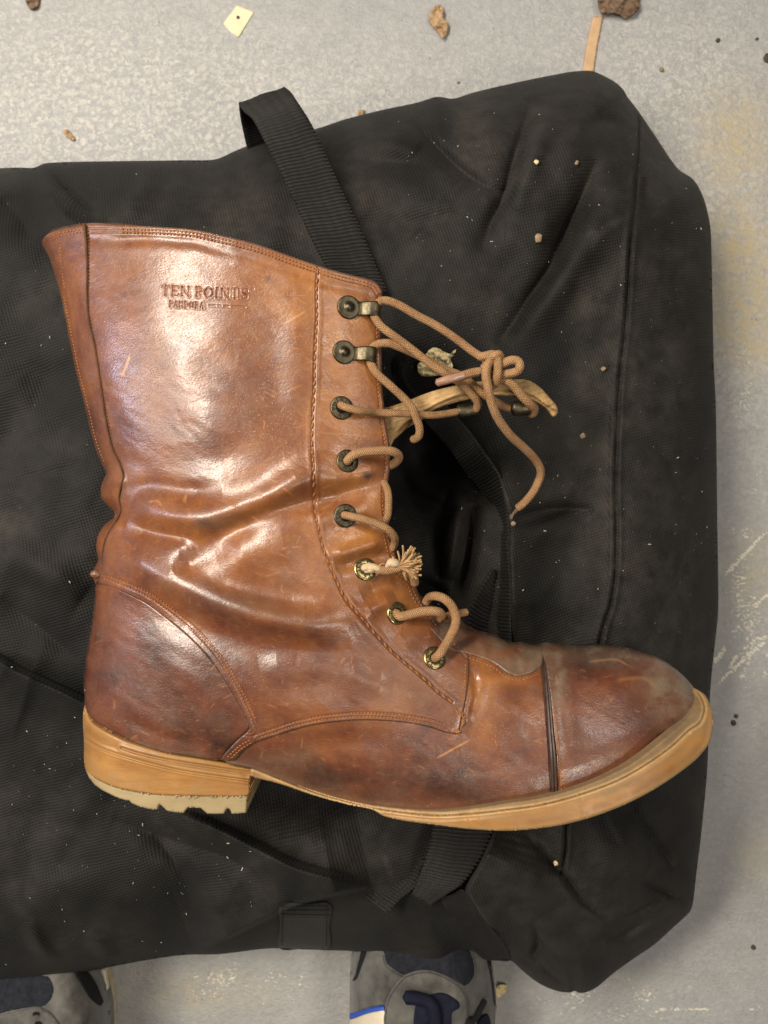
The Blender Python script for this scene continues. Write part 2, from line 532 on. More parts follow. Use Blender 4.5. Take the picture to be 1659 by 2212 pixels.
def rubber_mat(name, ca, cb, rough=.42, sss=.0):
    m, t, b = nodes(name); q = NB(t)
    dirt, pale, d3 = q.attr()
    co = q.coord()
    c = q.mix(q.ramp(q.noise(q.coord((1, 1.8, 1), .2), 50, 4, .5), (.25, 0.0), (.75, 1.0)), ca, cb)
    dn = q.math('MULTIPLY', dirt, q.ramp(q.noise(co, 110, 6, .72), (.3, .25), (.68, 1.0)), True)
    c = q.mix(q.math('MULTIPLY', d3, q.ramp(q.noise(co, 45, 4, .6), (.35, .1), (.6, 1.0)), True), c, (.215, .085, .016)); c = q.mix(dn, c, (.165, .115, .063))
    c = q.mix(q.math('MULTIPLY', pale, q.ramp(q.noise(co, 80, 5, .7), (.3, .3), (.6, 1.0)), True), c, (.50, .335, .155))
    gr = q.ramp(q.noise(co, 260, 6, .75), (.60, 0.0), (.72, .55))
    c = q.mix(gr, c, (.17, .105, .045))
    q.link(c, b.inputs['Base Color'])
    q.link(q.math('ADD', q.ramp(q.noise(co, 150, 3), (.3, rough - .06), (.7, rough + .1)), q.math('MULTIPLY', dn, .25)), b.inputs['Roughness'])
    b.inputs['Subsurface Weight'].default_value = sss
    b.inputs['Subsurface Radius'].default_value = (.004, .002, .001)
    bp = q.bump(q.noise(q.coord((1, 5, 1), .2), 200, 4, .6), .16, .0005); bp = q.bump(q.noise(co, 120, 5), .25, .0008, bp)
    q.link(bp, b.inputs['Normal'])
    return m

LEATHER = leather_mat()
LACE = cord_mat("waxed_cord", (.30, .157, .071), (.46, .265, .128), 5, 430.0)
FABRIC = cloth_mat("black_woven_nylon", (.0038, .0037, .0037), (.0118, .0108, .0099), .5, .0025)
WEBBING = cloth_mat("black_webbing", (.0065, .0065, .0066), (.0105, .0103, .0102), -.4, .0009, .5, .5)
BLACKTHREAD = simple("black_thread", (.012, .011, .011), .7, .3, .3)
FLOOR = floor_mat()
AMBER = rubber_mat("amber_rubber", (.285, .128, .030), (.37, .188, .054), .38, .10)
WELT = rubber_mat("dusty_welt", (.215, .108, .034), (.31, .180, .072), .6)
PALE = rubber_mat("pale_rubber", (.285, .215, .105), (.345, .265, .138), .55)
BRASS = simple("aged_brass", (.080, .066, .042), .46, .5, .45, 300, 500, .3, .0002, (.155, .132, .085), 1.0)
BRIGHTBRASS = simple("worn_brass", (.33, .27, .12), .30, .5, .35, 300, 500, .2, .0002, None, 1.0)
HOLE = simple("hole_shade", (.010, .007, .005), .8, .2)  # dark fill standing in for the shade inside holes
INK = simple("engraved_dark", (.035, .026, .014), .7, .2)
STITCH = simple("tan_thread", (.30, .115, .030), .62, .35, .3, 200, 1500, .4, .0003)
DARKSTITCH = simple("dark_thread", (.085, .034, .015), .7, .3, .4, 200, 1500, .4, .0003)
SEAMDARK = simple("dark_piping", (.045, .022, .014), .5, .5, .35)
SUEDETAN = simple("tan_leather_edge", (.33, .185, .070), .62, .4, .4, 110, 260, .7, .0012, (.50, .32, .14))
AGLET = simple("clear_aglet", (.30, .17, .12), .22, .6, .2)
COTTON = simple("cream_cotton", (.46, .35, .22), .9, .2, .25, 500, 1800, .6, .0004)
GREYSUEDE = simple("grey_suede", (.066, .063, .056), .95, .15, .3, 70, 1500, .6, .0008, (.140, .133, .120), 0, .25)
NAVYMESH = simple("navy_mesh", (.0085, .0095, .0145), .85, .25, .3, 300, 1400, .8, .0006, (.017, .019, .027))
NAVY = simple("navy_fabric", (.0075, .0085, .021), .85, .2, .3, 200, 1200, .5, .0005)
BLACKPART = simple("black_side_strip", (.0085, .0085, .0095), .75, .3)
BLUE = simple("blue_trim", (.030, .085, .42), .6, .3, .15)
CREAM = simple("off_white_leather", (.66, .575, .43), .6, .35, .06)
MIDSOLE = simple("worn_midsole", (.50, .41, .27), .7, .3, .2)
LINING = simple("dark_lining", (.055, .026, .014), .8, .25, .3)
PAPER = simple("cream_card", (.66, .575, .385), .75, .3, .10)
LEAF = simple("dry_leaf", (.33, .20, .10), .8, .25, .3, 160, 300, .8, .002, (.50, .35, .20))
DARKLEAF = simple("brown_dead_leaf", (.13, .080, .050), .85, .25, .35, 140, 250, .8, .002, (.24, .16, .105))
WOOD = simple("pale_wood", (.50, .33, .19), .75, .3, .15, 100, 500, .4, .0005)
HUSK = simple("dry_husk", (.66, .53, .27), .75, .3, .1, 220, 400, .8, .002, (.80, .69, .42))
CRUMB = simple("earth_crumb", (.26, .19, .12), .9, .2, .4, 500, 600, .8, .001)
GRIT = simple("dark_grit", (.075, .060, .045), .9, .2, .4)
DUST = simple("white_fleck", (.46, .43, .35), .8, .3, .1)

# ------------------------------------------------------------------ floor
def blob(px, py, cx, cy, rx, ry, a=1.0, rot=0.0):
    c, s = math.cos(rot), math.sin(rot)
    x, y = px - cx, py - cy
    return a * np.exp(-(((c * x + s * y) / rx)**2 + ((c * y - s * x) / ry)**2))

def stroke(px, py, pts, w, out, a=1.0, mode='max', taper=True):
    i, d, s, _ = line_dist(px, py, pts, w * 3)
    if len(i) == 0: return
    v = a * np.exp(-(d / w)**2) * (np.minimum(1, 6 * np.minimum(s, 1 - s) + .15) if taper else 1)
    if mode == 'max': out[i] = np.maximum(out[i], v)
    else: out[i] += v

xs = np.concatenate([[-9000, -4000, -1500, -600], np.arange(-200, 1864, 5.0), [2200, 3000, 5500, 10000]])
ys = np.concatenate([[-9000, -4000, -1500, -600], np.arange(-200, 2420, 5.0), [2800, 3600, 6000, 11000]])
FX, FY = np.meshgrid(xs, ys)
fx, fy = FX.ravel(), FY.ravel()
rough_a = (blob(fx, fy, 180, 230, 420, 260, 1.0) + blob(fx, fy, 700, 250, 500, 130, .55) + blob(fx, fy, 1600, 620, 130, 420, .75) +
           blob(fx, fy, 1330, 120, 330, 130, .35) + blob(fx, fy, 1480, 300, 160, 220, .55) + .10 + .18 * fbm(fx / 140, fy / 140, 3))
stain = (blob(fx, fy, 1590, 300, 80, 100, 1.) + blob(fx, fy, 1600, 560, 80, 120, 1.2) + blob(fx, fy, 1620, 720, 80, 80, 1.) + blob(fx, fy, 1630, 1230, 60, 90, .55) +
         blob(fx, fy, 430, 2140, 170, 50, .45) + blob(fx, fy, 1640, 1860, 50, 60, .5) + blob(fx, fy, 1380, 2120, 60, 30, .2) + .04)
mark = np.zeros_like(fx)
RX = win(1371.5, 1097.2, .2727)
for p, w, a in ((RX([(670, 570), (760, 480), (880, 360), (980, 250), (1090, 150)]), 4, 1.0), (RX([(620, 1430), (690, 1360), (800, 1260), (930, 1140), (1090, 1020)]), 4, 1.0),
                (RX([(620, 1240), (700, 1130), (720, 1080)]), 7, .9), (RX([(740, 1280), (800, 1180), (820, 1160)]), 6, .9), (RX([(780, 990), (840, 930)]), 5, .8),
                (RX([(930, 810), (1000, 730), (1090, 660)]), 4, .9), (RX([(850, 1120), (960, 1050), (1060, 1010)]), 4, .8), (RX([(940, 1250), (1090, 1130)]), 3.5, .7),
                (RX([(1000, 1340), (1090, 1280)]), 3.5, .8), (RX([(820, 1370), (890, 1300)]), 3.5, .7),
                (RW([(890, 1290), (970, 1240)]), 2.6, .9), (RW([(1060, 1255), (1160, 1215), (1230, 1225), (1330, 1220), (1440, 1210)]), 3, .9), (RW([(1560, 1225), (1630, 1205)]), 2.6, .9)):
    stroke(fx, fy, cr(p), w, mark, a)
# flakes in the paint: more of them in places
mark = np.maximum(mark, .62 * (blob(fx, fy, 520, 2130, 190, 60) + .8 * blob(fx, fy, 1330, 2150, 260, 90) + .8 * blob(fx, fy, 1610, 1350, 60, 260) + .8 * blob(fx, fy, 1610, 900, 60, 260)) * (.75 + .5 * fbm(fx / 50, fy / 50, 13)))
fv = at(fx, fy, 0 * fx)
FI = np.arange(len(fx)).reshape(FX.shape)
FQ = np.stack([FI[:-1, :-1], FI[1:, :-1], FI[1:, 1:], FI[:-1, 1:]], -1).reshape(-1, 4)
fl = obj("floor", mesh("floor", fv, FQ, FLOOR, True, np.stack([np.clip(rough_a, 0, 1), np.clip(stain, 0, 1), np.clip(mark, 0, 1)], 1)))
tag(fl, kind="structure")

# ------------------------------------------------------------------ the bag
ZM = 0.182                       # height of the boot's middle plane as it lies on the bag
bag_out = [(-560, 400), (-300, 372), (0, 363), (40, 362), (75, 362), (95, 353), (140, 350), (250, 348), (400, 346), (465, 344), (510, 325), (560, 306), (640, 288), (690, 276), (744, 258), (823, 238), (899, 222), (944, 209), (979, 213), (1025, 199), (1125, 176),
           (1226, 156), (1255, 153), (1282, 154), (1327, 176), (1347, 194), (1355, 209), (1377, 237), (1413, 290), (1463, 363), (1498, 388), (1518, 423), (1531, 469), (1536, 510), (1539, 642), (1542, 791), (1546, 866), (1548, 977), (1550, 1163), (1552, 1290),
           (1550, 1341), (1541, 1420), (1534, 1500), (1528, 1659), (1516, 1790), (1504, 1891), (1497, 1950), (1490, 1970), (1458, 2000), (1414, 2040), (1370, 2070), (1327, 2101), (1290, 2132), (1268, 2143), (1250, 2145), (1241, 2140), (1232, 2144), (1204, 2141), (1169, 2127),
           (1138, 2105), (1108, 2078), (1095, 2071), (1047, 2073), (1020, 2058), (990, 2062), (952, 2083), (896, 2081), (829, 2069), (761, 2055), (710, 2053), (658, 2051), (579, 2049), (476, 2061), (397, 2063), (317, 2074), (238, 2089), (159, 2105), (79, 2117), (0, 2125), (-300, 2140), (-560, 2100), (-700, 1800), (-740, 1200), (-690, 600)]
BAGP = cr(bag_out, True, 10)
seam_pts = RU([(1085, 420), (1103, 480), (1105, 600), (1098, 740), (1085, 900), (1065, 1089)]) + RV([(850, 250), (825, 600), (805, 760), (793, 900), (785, 1050), (775, 1300), (770, 1500), (775, 1700), (770, 2000), (740, 2200)]) + R5([(960, 150), (920, 290)]) + [(1280, 1500), (1245, 1650), (1228, 1760)] + RW([(662, 320), (658, 430), (640, 545)])
VAL = [  # points, width, height (m)
    (RU([(645, 420), (600, 590), (560, 720), (530, 830), (480, 930), (430, 1080)]), 13, -.0075), (RU([(720, 470), (660, 620), (610, 760), (560, 900)]), 26, .0045),
    (RU([(925, 680), (880, 800), (820, 920), (760, 1060)]) + RV([(400, 210), (330, 310), (250, 430), (170, 560), (80, 680)]), 15, -.0085),
    (RU([(1000, 800), (940, 920), (860, 1060)]) + RV([(500, 230), (400, 380), (290, 520), (170, 680)]), 30, .005),
    (RU([(100, 480), (200, 590), (320, 710), (430, 790), (540, 830)]), 13, -.005), (RU([(-350, 690), (0, 690), (120, 700), (270, 740)]), 22, -.0028), (RU([(-150, 560), (60, 600), (160, 650)]), 26, .004),
    (RU([(-150, 1000), (150, 950), (300, 920), (450, 860)]), 34, -.003), (RU([(850, 540), (950, 520), (1090, 530)]), 24, -.004),
    ([(88, 352), (120, 386), (149, 413), (185, 446), (215, 462)], 10, -.006), ([(40, 350), (80, 395), (116, 440), (160, 478), (230, 500)], 20, .004), ([(0, 430), (40, 470), (70, 520)], 24, -.003),
    ([(330, 360), (300, 430), (240, 480)], 22, .002), ([(680, 300), (640, 420), (500, 470)], 40, -.003),
    ([(240, 1770), (298, 1789), (409, 1826), (484, 1849), (560, 1890)], 22, -.004), ([(330, 1800), (390, 1880), (420, 1990)], 20, -.0035), ([(60, 1990), (90, 2050), (130, 2080)], 14, .003), ([(190, 2010), (230, 2060), (250, 2085)], 16, .003),
    ([(20, 820), (70, 900), (90, 1020)], 40, .003), ([(0, 1180), (90, 1230), (180, 1290)], 30, .003), ([(0, 1290), (80, 1350), (170, 1430)], 24, -.003),
    (RW([(460, 350), (540, 440), (600, 520), (650, 560), (740, 680), (830, 750), (890, 800)]), 6, -.005), (RW([(890, 800), (930, 780), (1000, 740), (1100, 700), (1180, 665)]), 9, -.004),
    (RW([(1030, 590), (1150, 640), (1285, 705)]), 10, -.007), (RW([(960, 200), (1030, 300), (1130, 430), (1200, 540)]), 13, -.006), (RW([(840, 180), (880, 300), (1000, 470), (1080, 560)]), 22, .005),
    (RW([(500, 780), (525, 880), (505, 960), (560, 1030), (700, 1132)]), 9, -.008), (RW([(860, 880), (950, 850), (1100, 760)]), 16, -.007), (RW([(240, 420), (420, 520), (560, 760)]), 34, .005),
    (RT([(640, 640), (580, 900), (560, 1200), (540, 1500)]), 9, -.009), (RT([(870, 800), (845, 1050), (790, 1350), (720, 1680)]), 9, -.010), (RT([(740, 640), (710, 900), (680, 1150), (630, 1500)]), 17, .009), (RT([(330, 1500), (480, 1570), (620, 1640)]), 10, -.005),
    (RV([(180, 1690), (300, 1650), (450, 1630), (650, 1635)]), 10, -.004), (RV([(160, 1790), (350, 1760), (600, 1750)]), 26, .003), (RV([(830, 1180), (950, 1250), (1080, 1350), (1180, 1500)]), 16, -.003),
    (RV([(900, 640), (1050, 700), (1000, 800)]), 26, -.003), (RV([(1250, 200), (1290, 700), (1310, 1300), (1330, 2000)]), 20, .002), (RU([(1130, 760), (1140, 900), (1200, 1000)]), 22, -.004), (RU([(1160, 590), (1250, 760), (1320, 900)]), 22, .003),
]
STP = [  # raised where the point lies to the right of the walking direction (downwards in the image for left-to-right)
    ([(-60, 1390), (0, 1421), (37, 1443), (93, 1469), (149, 1495), (200, 1520), (330, 1600)], 9, .018, 120),
    (R7([(480, -10), (600, 38), (700, 88), (800, 138), (900, 168), (1010, 192)]), 12, .013, 80),
    (R7([(1012, 200), (920, 220), (830, 241), (780, 256), (740, 281), (680, 311), (600, 351), (530, 378)]), 5, .022, 140),
    (R8([(1120, 830), (1080, 760), (1000, 620), (905, 480), (885, 400), (965, 260), (1012, 150), (1030, 60)]), 6, .020, 150),
    (RT([(1215, 2100), (1210, 1650), (1195, 1300), (1190, 1000), (1160, 800), (1080, 560), (900, 250)]), 6, .012, 70),
]
def bag_z(px, py, d):
    t = np.clip(d / 210.0, 0, 1)
    z = .058 + .082 * np.sqrt(np.maximum(0, 1 - (1 - t)**2)) * (.93 + .07 * t)
    e = np.clip(d / 60, 0, 1)
    wx, wy = px + 40 * vnoise(px / 150, py / 150, 15), py + 40 * vnoise(px / 150, py / 150, 16)
    z = z + e * (.0055 * fbm(px / 230, py / 230, 5, 3) + .0020 * fbm((px + .5 * py) / 70, (py - .3 * px) / 130, 9, 2)
                 + .0085 * (.5 - np.abs(fbm((wx + .6 * wy) / 260, (wy - .5 * wx) / 560, 19, 2))))
    z = z - blob(px, py, 700, 1250, 430, 520, .008) - blob(px, py, 915, 985, 105, 120, .070) - blob(px, py, 680, 1700, 170, 60, .016) - blob(px, py, 960, 1260, 60, 90, .010)
    z = z - blob(px, py, 760, 2030, 330, 55, .020)
    for pts, w, a in VAL:
        i, dd, s, _ = line_dist(px, py, cr(pts, seg=12), w * 3)
        if len(i):
            z[i] += 2.1 * a * np.exp(-(dd / (1.25 * w))**(1.3 if a < 0 else 2)) * np.sin(np.pi * s)**.7 * e[i]
    for pts, w, a, dec in STP:
        i, dd, s, sd = line_dist(px, py, cr(pts, seg=12), dec * 3)
        if len(i):
            q = dd * sd
            z[i] += 1.6 * a * (np.exp(-np.maximum(q, 0) / dec) * sstep(-w, w, q)) * np.minimum(1, 5 * np.minimum(s, 1 - s) + .02) * np.clip(d[i] / 25, 0, 1) * np.exp(-(dd / (dec * 1.5))**2)
    i, dd, s, sd = line_dist(px, py, cr(seam_pts, seg=12), 60)
    z[i] += (-.0040 * np.exp(-(dd / 3.4)**2) + .0020 * np.exp(-((dd - 9) / 6)**2)) * np.clip(d[i] / 20, 0, 1)
    return z
def bag_at(px, py):
    px = np.atleast_1d(np.asarray(px, float)); py = np.atleast_1d(np.asarray(py, float))
    sd, _ = sdist(np.stack([px, py], 1), BAGP)
    return bag_z(px, py, np.maximum(sd, 0))
def bag_attr(px, py, d):
    a = .30 + .75 * fbm(px / 130, py / 160, 21, 4) + blob(px, py, 1480, 700, 200, 700, .25) + blob(px, py, 1180, 420, 200, 200, .18)
    st = np.zeros_like(px)
    for p, w, v in ((RU([(895, 1045), (960, 980), (1040, 930)]), 8, .9), (RU([(580, 650), (560, 780), (500, 900)]), 6, .4), (R8([(430, 230), (450, 290), (470, 340)]), 6, .8), (RV([(600, 60), (640, 20), (640, 120)]), 5, .6)):
        stroke(px, py, cr(p), w, st, v)
    return np.stack([np.clip(a + st, 0, 1), 0 * px, 0 * px], 1)

bag = root("duffel_bag", 700, 1200, 0, "large black woven nylon duffel bag lying on the floor under the boot", "bag")
body = slab("bag_body", BAGP, bag_z, lambda px, py, d, z: 0 * z + .003, FABRIC, bag, 4.0, attr=bag_attr, back=False,
            inset=lambda p: np.stack([(p[:, 0] + .02) * .93 - .02, (p[:, 1] + .005) * .90 - .005], 1))

def ribbon(name, L, Rr, mat, parent, rib=.0022, amp=.0011, thick=.0016, along=1.4, across=16, uvdust=.15):
    L = cr(np.array([(p[0], p[1], p[2] * 4000) for p in L]), seg=2); Rr = cr(np.array([(p[0], p[1], p[2] * 4000) for p in Rr]), seg=2)
    def res(Q, m):
        s = np.concatenate([[0], np.cumsum(np.linalg.norm(np.diff(Q, axis=0), axis=1))]); t = np.linspace(0, s[-1], m)
        return np.stack([np.interp(t, s, Q[:, k]) for k in range(3)], 1)
    ln = max(np.linalg.norm(np.diff(L, axis=0), axis=1).sum(), np.linalg.norm(np.diff(Rr, axis=0), axis=1).sum())
    m = int(ln / along); L, Rr = res(L, m), res(Rr, m)
    t = np.linspace(0, 1, across)[None, :, None]
    G = L[:, None] * (1 - t) + Rr[:, None] * t
    W = at(G[..., 0], G[..., 1], G[..., 2] / 4000)
    du = np.gradient(W, axis=0); dv = np.gradient(W, axis=1)
    N = np.cross(du, dv); N /= np.linalg.norm(N, axis=-1, keepdims=True) + 1e-12
    if N[..., 2].mean() < 0: N = -N
    mid = W[:, across // 2]
    s = np.concatenate([[0], np.cumsum(np.linalg.norm(np.diff(mid, axis=0), axis=1))])
    ph = s[:, None] / rib + .12 * np.sin(np.linspace(0, 9, across))[None] + .25 * fbm(s * 90, s * 0 + 3.1, 77)[:, None]
    h0 = np.abs(np.sin(np.pi * ph)); h = h0 * amp - .3 * amp * (np.abs(np.linspace(-1, 1, across))[None] > .93)
    W = W + N * h[..., None]
    I = np.arange(m * across).reshape(m, across)
    Q = np.stack([I[:-1, :-1], I[:-1, 1:], I[1:, 1:], I[1:, :-1]], -1).reshape(-1, 4)
    n = Q[:, 0]
    a = np.zeros((m * across, 3)); a[:, 0] = (.05 + .75 * np.clip(h0 * 1.5 - .6, 0, 1) * (.7 + .5 * np.sin(np.arange(across) * 2.2 + 0 * h0))).ravel()  # dusty rib crests, coloured paler to stand in for thread highlights
    V = W.reshape(-1, 3)
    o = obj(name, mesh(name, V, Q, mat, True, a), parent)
    # orient upwards
    f0 = V[Q[:, 0]]; nz = np.cross(V[Q[:, 1]] - f0, V[Q[:, 2]] - f0)[:, 2].mean()
    if nz < 0: o.data.flip_normals()
    md = o.modifiers.new("thickness", 'SOLIDIFY'); md.thickness = thick; md.offset = -1
    return o

def onbag(pts, off=.002):
    return [(p[0], p[1], float(bag_at(p[0], p[1])[0]) + off) for p in pts]

def taut(pts):
    q = onbag(pts, .006); n = len(q)
    return [(p[0], p[1], max(p[2], .150 + (q[-1][2] - .150) * k / (n - 1))) for k, p in enumerate(q)]
# carrying handle: loop standing beyond the far edge, band running down under the boot
hl = RS([(190, 230, .128), (235, 290, .140), (300, 350, .147), (390, 520, .150)]) + taut(RS([(470, 670), (560, 860), (650, 1050), (730, 1220), (800, 1370), (900, 1560), (1010, 1760)]))
hr = RS([(570, 100, .128), (618, 140, .140), (652, 190, .147), (745, 330, .150)]) + taut(RS([(805, 440), (900, 650), (1000, 870), (1100, 1080), (1200, 1290), (1300, 1530), (1400, 1760)]))
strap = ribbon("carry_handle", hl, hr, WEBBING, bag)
bl = RS([(190, 230, .127), (196, 300, .110), (212, 400, .095), (250, 570, .078), (270, 640, .070)])
br = RS([(568, 100, .127), (572, 170, .110), (590, 280, .095), (620, 440, .078), (640, 520, .070)])
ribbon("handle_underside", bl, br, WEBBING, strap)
# second handle, twisted, lying right of the shaft
L = RT([(330, -60), (500, 120), (620, 255), (710, 380), (780, 480), (860, 570), (940, 670), (1010, 770), (1060, 870), (1105, 970), (1130, 1080), (1150, 1160)])
Rr = RT([(560, -200), (720, -10), (850, 140), (965, 310), (1050, 430), (1112, 530), (1152, 640), (1180, 760), (1184, 870), (1186, 980), (1192, 1080), (1196, 1160)])
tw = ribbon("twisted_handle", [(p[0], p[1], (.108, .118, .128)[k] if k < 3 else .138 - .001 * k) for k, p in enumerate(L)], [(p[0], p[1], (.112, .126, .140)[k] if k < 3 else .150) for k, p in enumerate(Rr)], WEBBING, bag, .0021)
L = RT([(1100, 1060), (1085, 1200), (1065, 1400), (1050, 1560), (1020, 1760), (1000, 1950), (990, 2200)])
Rr = RT([(1172, 1060), (1185, 1200), (1200, 1400), (1212, 1600), (1215, 1800), (1215, 2000), (1215, 2250)])
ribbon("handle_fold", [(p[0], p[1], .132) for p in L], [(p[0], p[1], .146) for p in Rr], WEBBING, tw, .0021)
L = RT([(1050, 1380), (950, 1530), (850, 1720), (800, 1930)])
Rr = RT([(1075, 1480), (1050, 1650), (1015, 1830), (1000, 2010)])
ribbon("handle_fold", [(p[0], p[1], .143) for p in L], [(p[0], p[1], .138) for p in Rr], WEBBING, tw, .0024)
L = RK([(470, 380), (520, 560), (520, 700), (640, 860)]); Rr = RK([(340, 200), (430, 470), (455, 640), (520, 830)])
ribbon("handle_fold", [(p[0], p[1], .141) for p in L], [(p[0], p[1], .135) for p in Rr], WEBBING, tw, .0021)
# the handle's near end, out from under the sole
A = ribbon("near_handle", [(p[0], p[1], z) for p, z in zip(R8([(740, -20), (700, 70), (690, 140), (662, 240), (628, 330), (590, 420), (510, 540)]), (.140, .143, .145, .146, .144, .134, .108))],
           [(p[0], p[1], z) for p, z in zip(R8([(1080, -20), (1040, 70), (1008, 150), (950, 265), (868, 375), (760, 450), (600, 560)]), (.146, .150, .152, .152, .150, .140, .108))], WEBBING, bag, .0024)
ribbon("handle_fold", [(p[0], p[1], .130) for p in R8([(575, 225), (545, 255), (480, 320), (400, 390), (335, 450)])], [(p[0], p[1], .136) for p in R8([(660, 260), (632, 310), (600, 400), (520, 470), (455, 545)])], WEBBING, A, .0022)
pt = R8([(740, 470), (800, 445), (862, 418), (960, 560), (1075, 700), (1120, 800), (1050, 805), (975, 795), (900, 715), (830, 615)])
slab("strap_end", cr(pt, True, 6), lambda px, py, d: bag_at(px, py) + .0035, lambda px, py, d, z: z - .003, BLACKTHREAD, bag, 4, 4, .001, attr=lambda px, py, d: np.stack([0 * px + .05] * 3, 1))
# sewn webbing tab
tb = [(606, 1953), (712, 1953), (710, 2047), (604, 2049)]
def tab_z(px, py, d): return bag_at(px, py) + .0030 + .0006 * np.abs(np.sin((py - 1953) / 8.6 * math.pi)) * (py < 1985)
tab = slab("webbing_tab", cr([(606, 1953), (660, 1953), (712, 1953), (711, 2000), (710, 2047), (660, 2049), (604, 2049), (605, 2000)], True, 4), tab_z, lambda px, py, d, z: z - .003, WEBBING, bag, 2.5, 3, .0006, attr=lambda px, py, d: np.stack([0 * px + .05] * 3, 1))

# stitches ------------------------------------------------------------------------
def capsule(n=6):
    prof = [(0.0001, -.5), (.5, -.38), (.78, -.15), (.80, .15), (.5, .38), (.0001, .5)]
    V, Q = lathe(prof, n)
    return V[:, [2, 0, 1]], Q      # long axis x
CAPV, CAPQ = capsule()
def row(path, space, z, skew=0.0, jit=.08, start=0.0):
    """positions (px,py), world point and direction along a path"""
    L = cr(path, seg=2)[:, :2]
    s = np.concatenate([[0], np.cumsum(np.linalg.norm(np.diff(L, axis=0), axis=1))])
    t = np.arange(start + space * .5, s[-1], space); t = t + rng.uniform(-jit, jit, len(t)) * space
    P = np.stack([np.interp(t, s, L[:, 0]), np.interp(t, s, L[:, 1])], 1)
    Q = np.stack([np.interp(np.clip(t + 2, 0, s[-1]), s, L[:, 0]), np.interp(np.clip(t + 2, 0, s[-1]), s, L[:, 1])], 1)
    O = np.stack([np.interp(np.clip(t - 2, 0, s[-1]), s, L[:, 0]), np.interp(np.clip(t - 2, 0, s[-1]), s, L[:, 1])], 1)
    D = Q - O; D /= np.linalg.norm(D, axis=1)[:, None] + 1e-9
    if skew:
        a = skew + rng.normal(0, .08, len(D)); c, sn = np.cos(a), np.sin(a)
        D = np.stack([D[:, 0] * c - D[:, 1] * sn, D[:, 0] * sn + D[:, 1] * c], 1)
    E = P + D * 3; G = P - D * 3
    w0 = at(G[:, 0], G[:, 1], z(G[:, 0], G[:, 1])); w1 = at(E[:, 0], E[:, 1], z(E[:, 0], E[:, 1])); w = at(P[:, 0], P[:, 1], z(P[:, 0], P[:, 1]))
    d = w1 - w0; d /= np.linalg.norm(d, axis=1)[:, None] + 1e-12
    return P, w, d
def frame(d):
    up = np.array([0, 0, 1.0]); y = np.cross(up, d); y /= np.linalg.norm(y) + 1e-12
    return np.stack([d, y, np.cross(d, y)], 1)
def stitch_lib(lib, path, space, z, length, width, lift=0.0, skew=0.0):
    P, w, d = row(path, space, z, skew)
    for k in range(len(w)):
        f = frame(d[k])
        V = (CAPV * np.array([length * rng.uniform(.9, 1.08), width, width * .8])) @ f.T + w[k] + np.array([0, 0, lift])
        lib.append((V, [CAPQ], None))

sp_ = cr(seam_pts, seg=10)[4:-1]
tube('seam_piping', [(x, y, z) for (x, y), z in zip(sp_, bag_at(sp_[:, 0], sp_[:, 1]) + .0005)], .0007, BLACKTHREAD, body, 6, 8)
lib = []
dot = RU([(405, 405), (430, 430), (490, 680), (530, 800), (535, 950)]) + RV([(130, 50), (128, 250), (125, 450)])
stitch_lib(lib, dot, 7, lambda x, y: bag_at(x, y), .0016, .0005, -.0001)
stitch_lib(lib, [(x + 7, y) for x, y in [p[:2] for p in seam_pts[2:15]]], 7, lambda x, y: bag_at(x, y), .0013, .0004, 0)
join("stitching", lib, BLACKTHREAD, body, "stuff")
lib = []
for a, b in (((606, 1958), (712, 1957)), ((608, 1966), (712, 1966)), ((608, 1975), (712, 1976)), ((706, 1958), (705, 2044)), ((611, 1960), (609, 2044))):
    stitch_lib(lib, [a, b], 5.5, lambda x, y: tab_z(x, y, 0), .0012, .0006, .0002)
join("stitching", lib, FABRIC, tab, "stuff")

# ------------------------------------------------------------------ the two trainers at the lower edge
def dome_body(poly, top, base, reach):
    P = cr(poly, True, 10)
    def z(px, py, d=None):
        if d is None:
            sd, _ = sdist(np.stack([px, py], 1), P); d = np.maximum(sd, 0)
        t = np.clip(d / reach, 0, 1)
        lift = np.interp(py, [1960, 2080, 2200, 2500, 2800], [.62, .82, 1.0, 1.02, .95])
        return base + (top - base) * lift * np.sqrt(np.maximum(0, 1 - (1 - t)**2)) + .0012 * fbm(px / 40, py / 40, 31, 3) * np.clip(d / 20, 0, 1)
    return P, z
def panel(name, pts, z, off, mat, parent, step=3, roll=3, drop=.0007, closed=True, seg=5):
    P = cr(pts, True, seg)
    return slab(name, P, lambda px, py, d: z(px, py) + off, lambda px, py, d, zz: zz - .003, mat, parent, step, roll, drop)

def trainer(label, outline, sole_poly, parts):
    P, z = dome_body(outline, .088, .026, 105)
    xs_, ys_ = P[:, 0].mean(), P[:, 1].mean()
    r = root("trainer_shoe", xs_, ys_, 0, label, "shoe", "trainers worn beside the bag")
    slab("suede_upper", P, lambda px, py, d: z(px, py, d), lambda px, py, d, zz: 0 * zz + .018, GREYSUEDE, r, 4)
    slab("sole", cr(sole_poly, True, 10), lambda px, py, d: 0 * px + .024, lambda px, py, d, zz: 0 * zz + .001, MIDSOLE, r, 6, 5, .003)
    for nm, mat, pts, off in parts:
        panel(nm, pts, z, off, mat, r)
    return r, z
ro = [(800, 1990), (860, 1960), (930, 1955), (1000, 1975), (1045, 2020), (1061, 2072), (1067, 2111), (1072, 2150), (1071, 2190), (1069, 2240), (1062, 2400), (1050, 2600), (1020, 2740), (910, 2790), (810, 2740), (775, 2600), (758, 2400), (755, 2250), (755, 2160), (757, 2088), (763, 2056), (776, 2020)]
rs = [(x + (1 if x > 910 else 2), y) for x, y in ro]
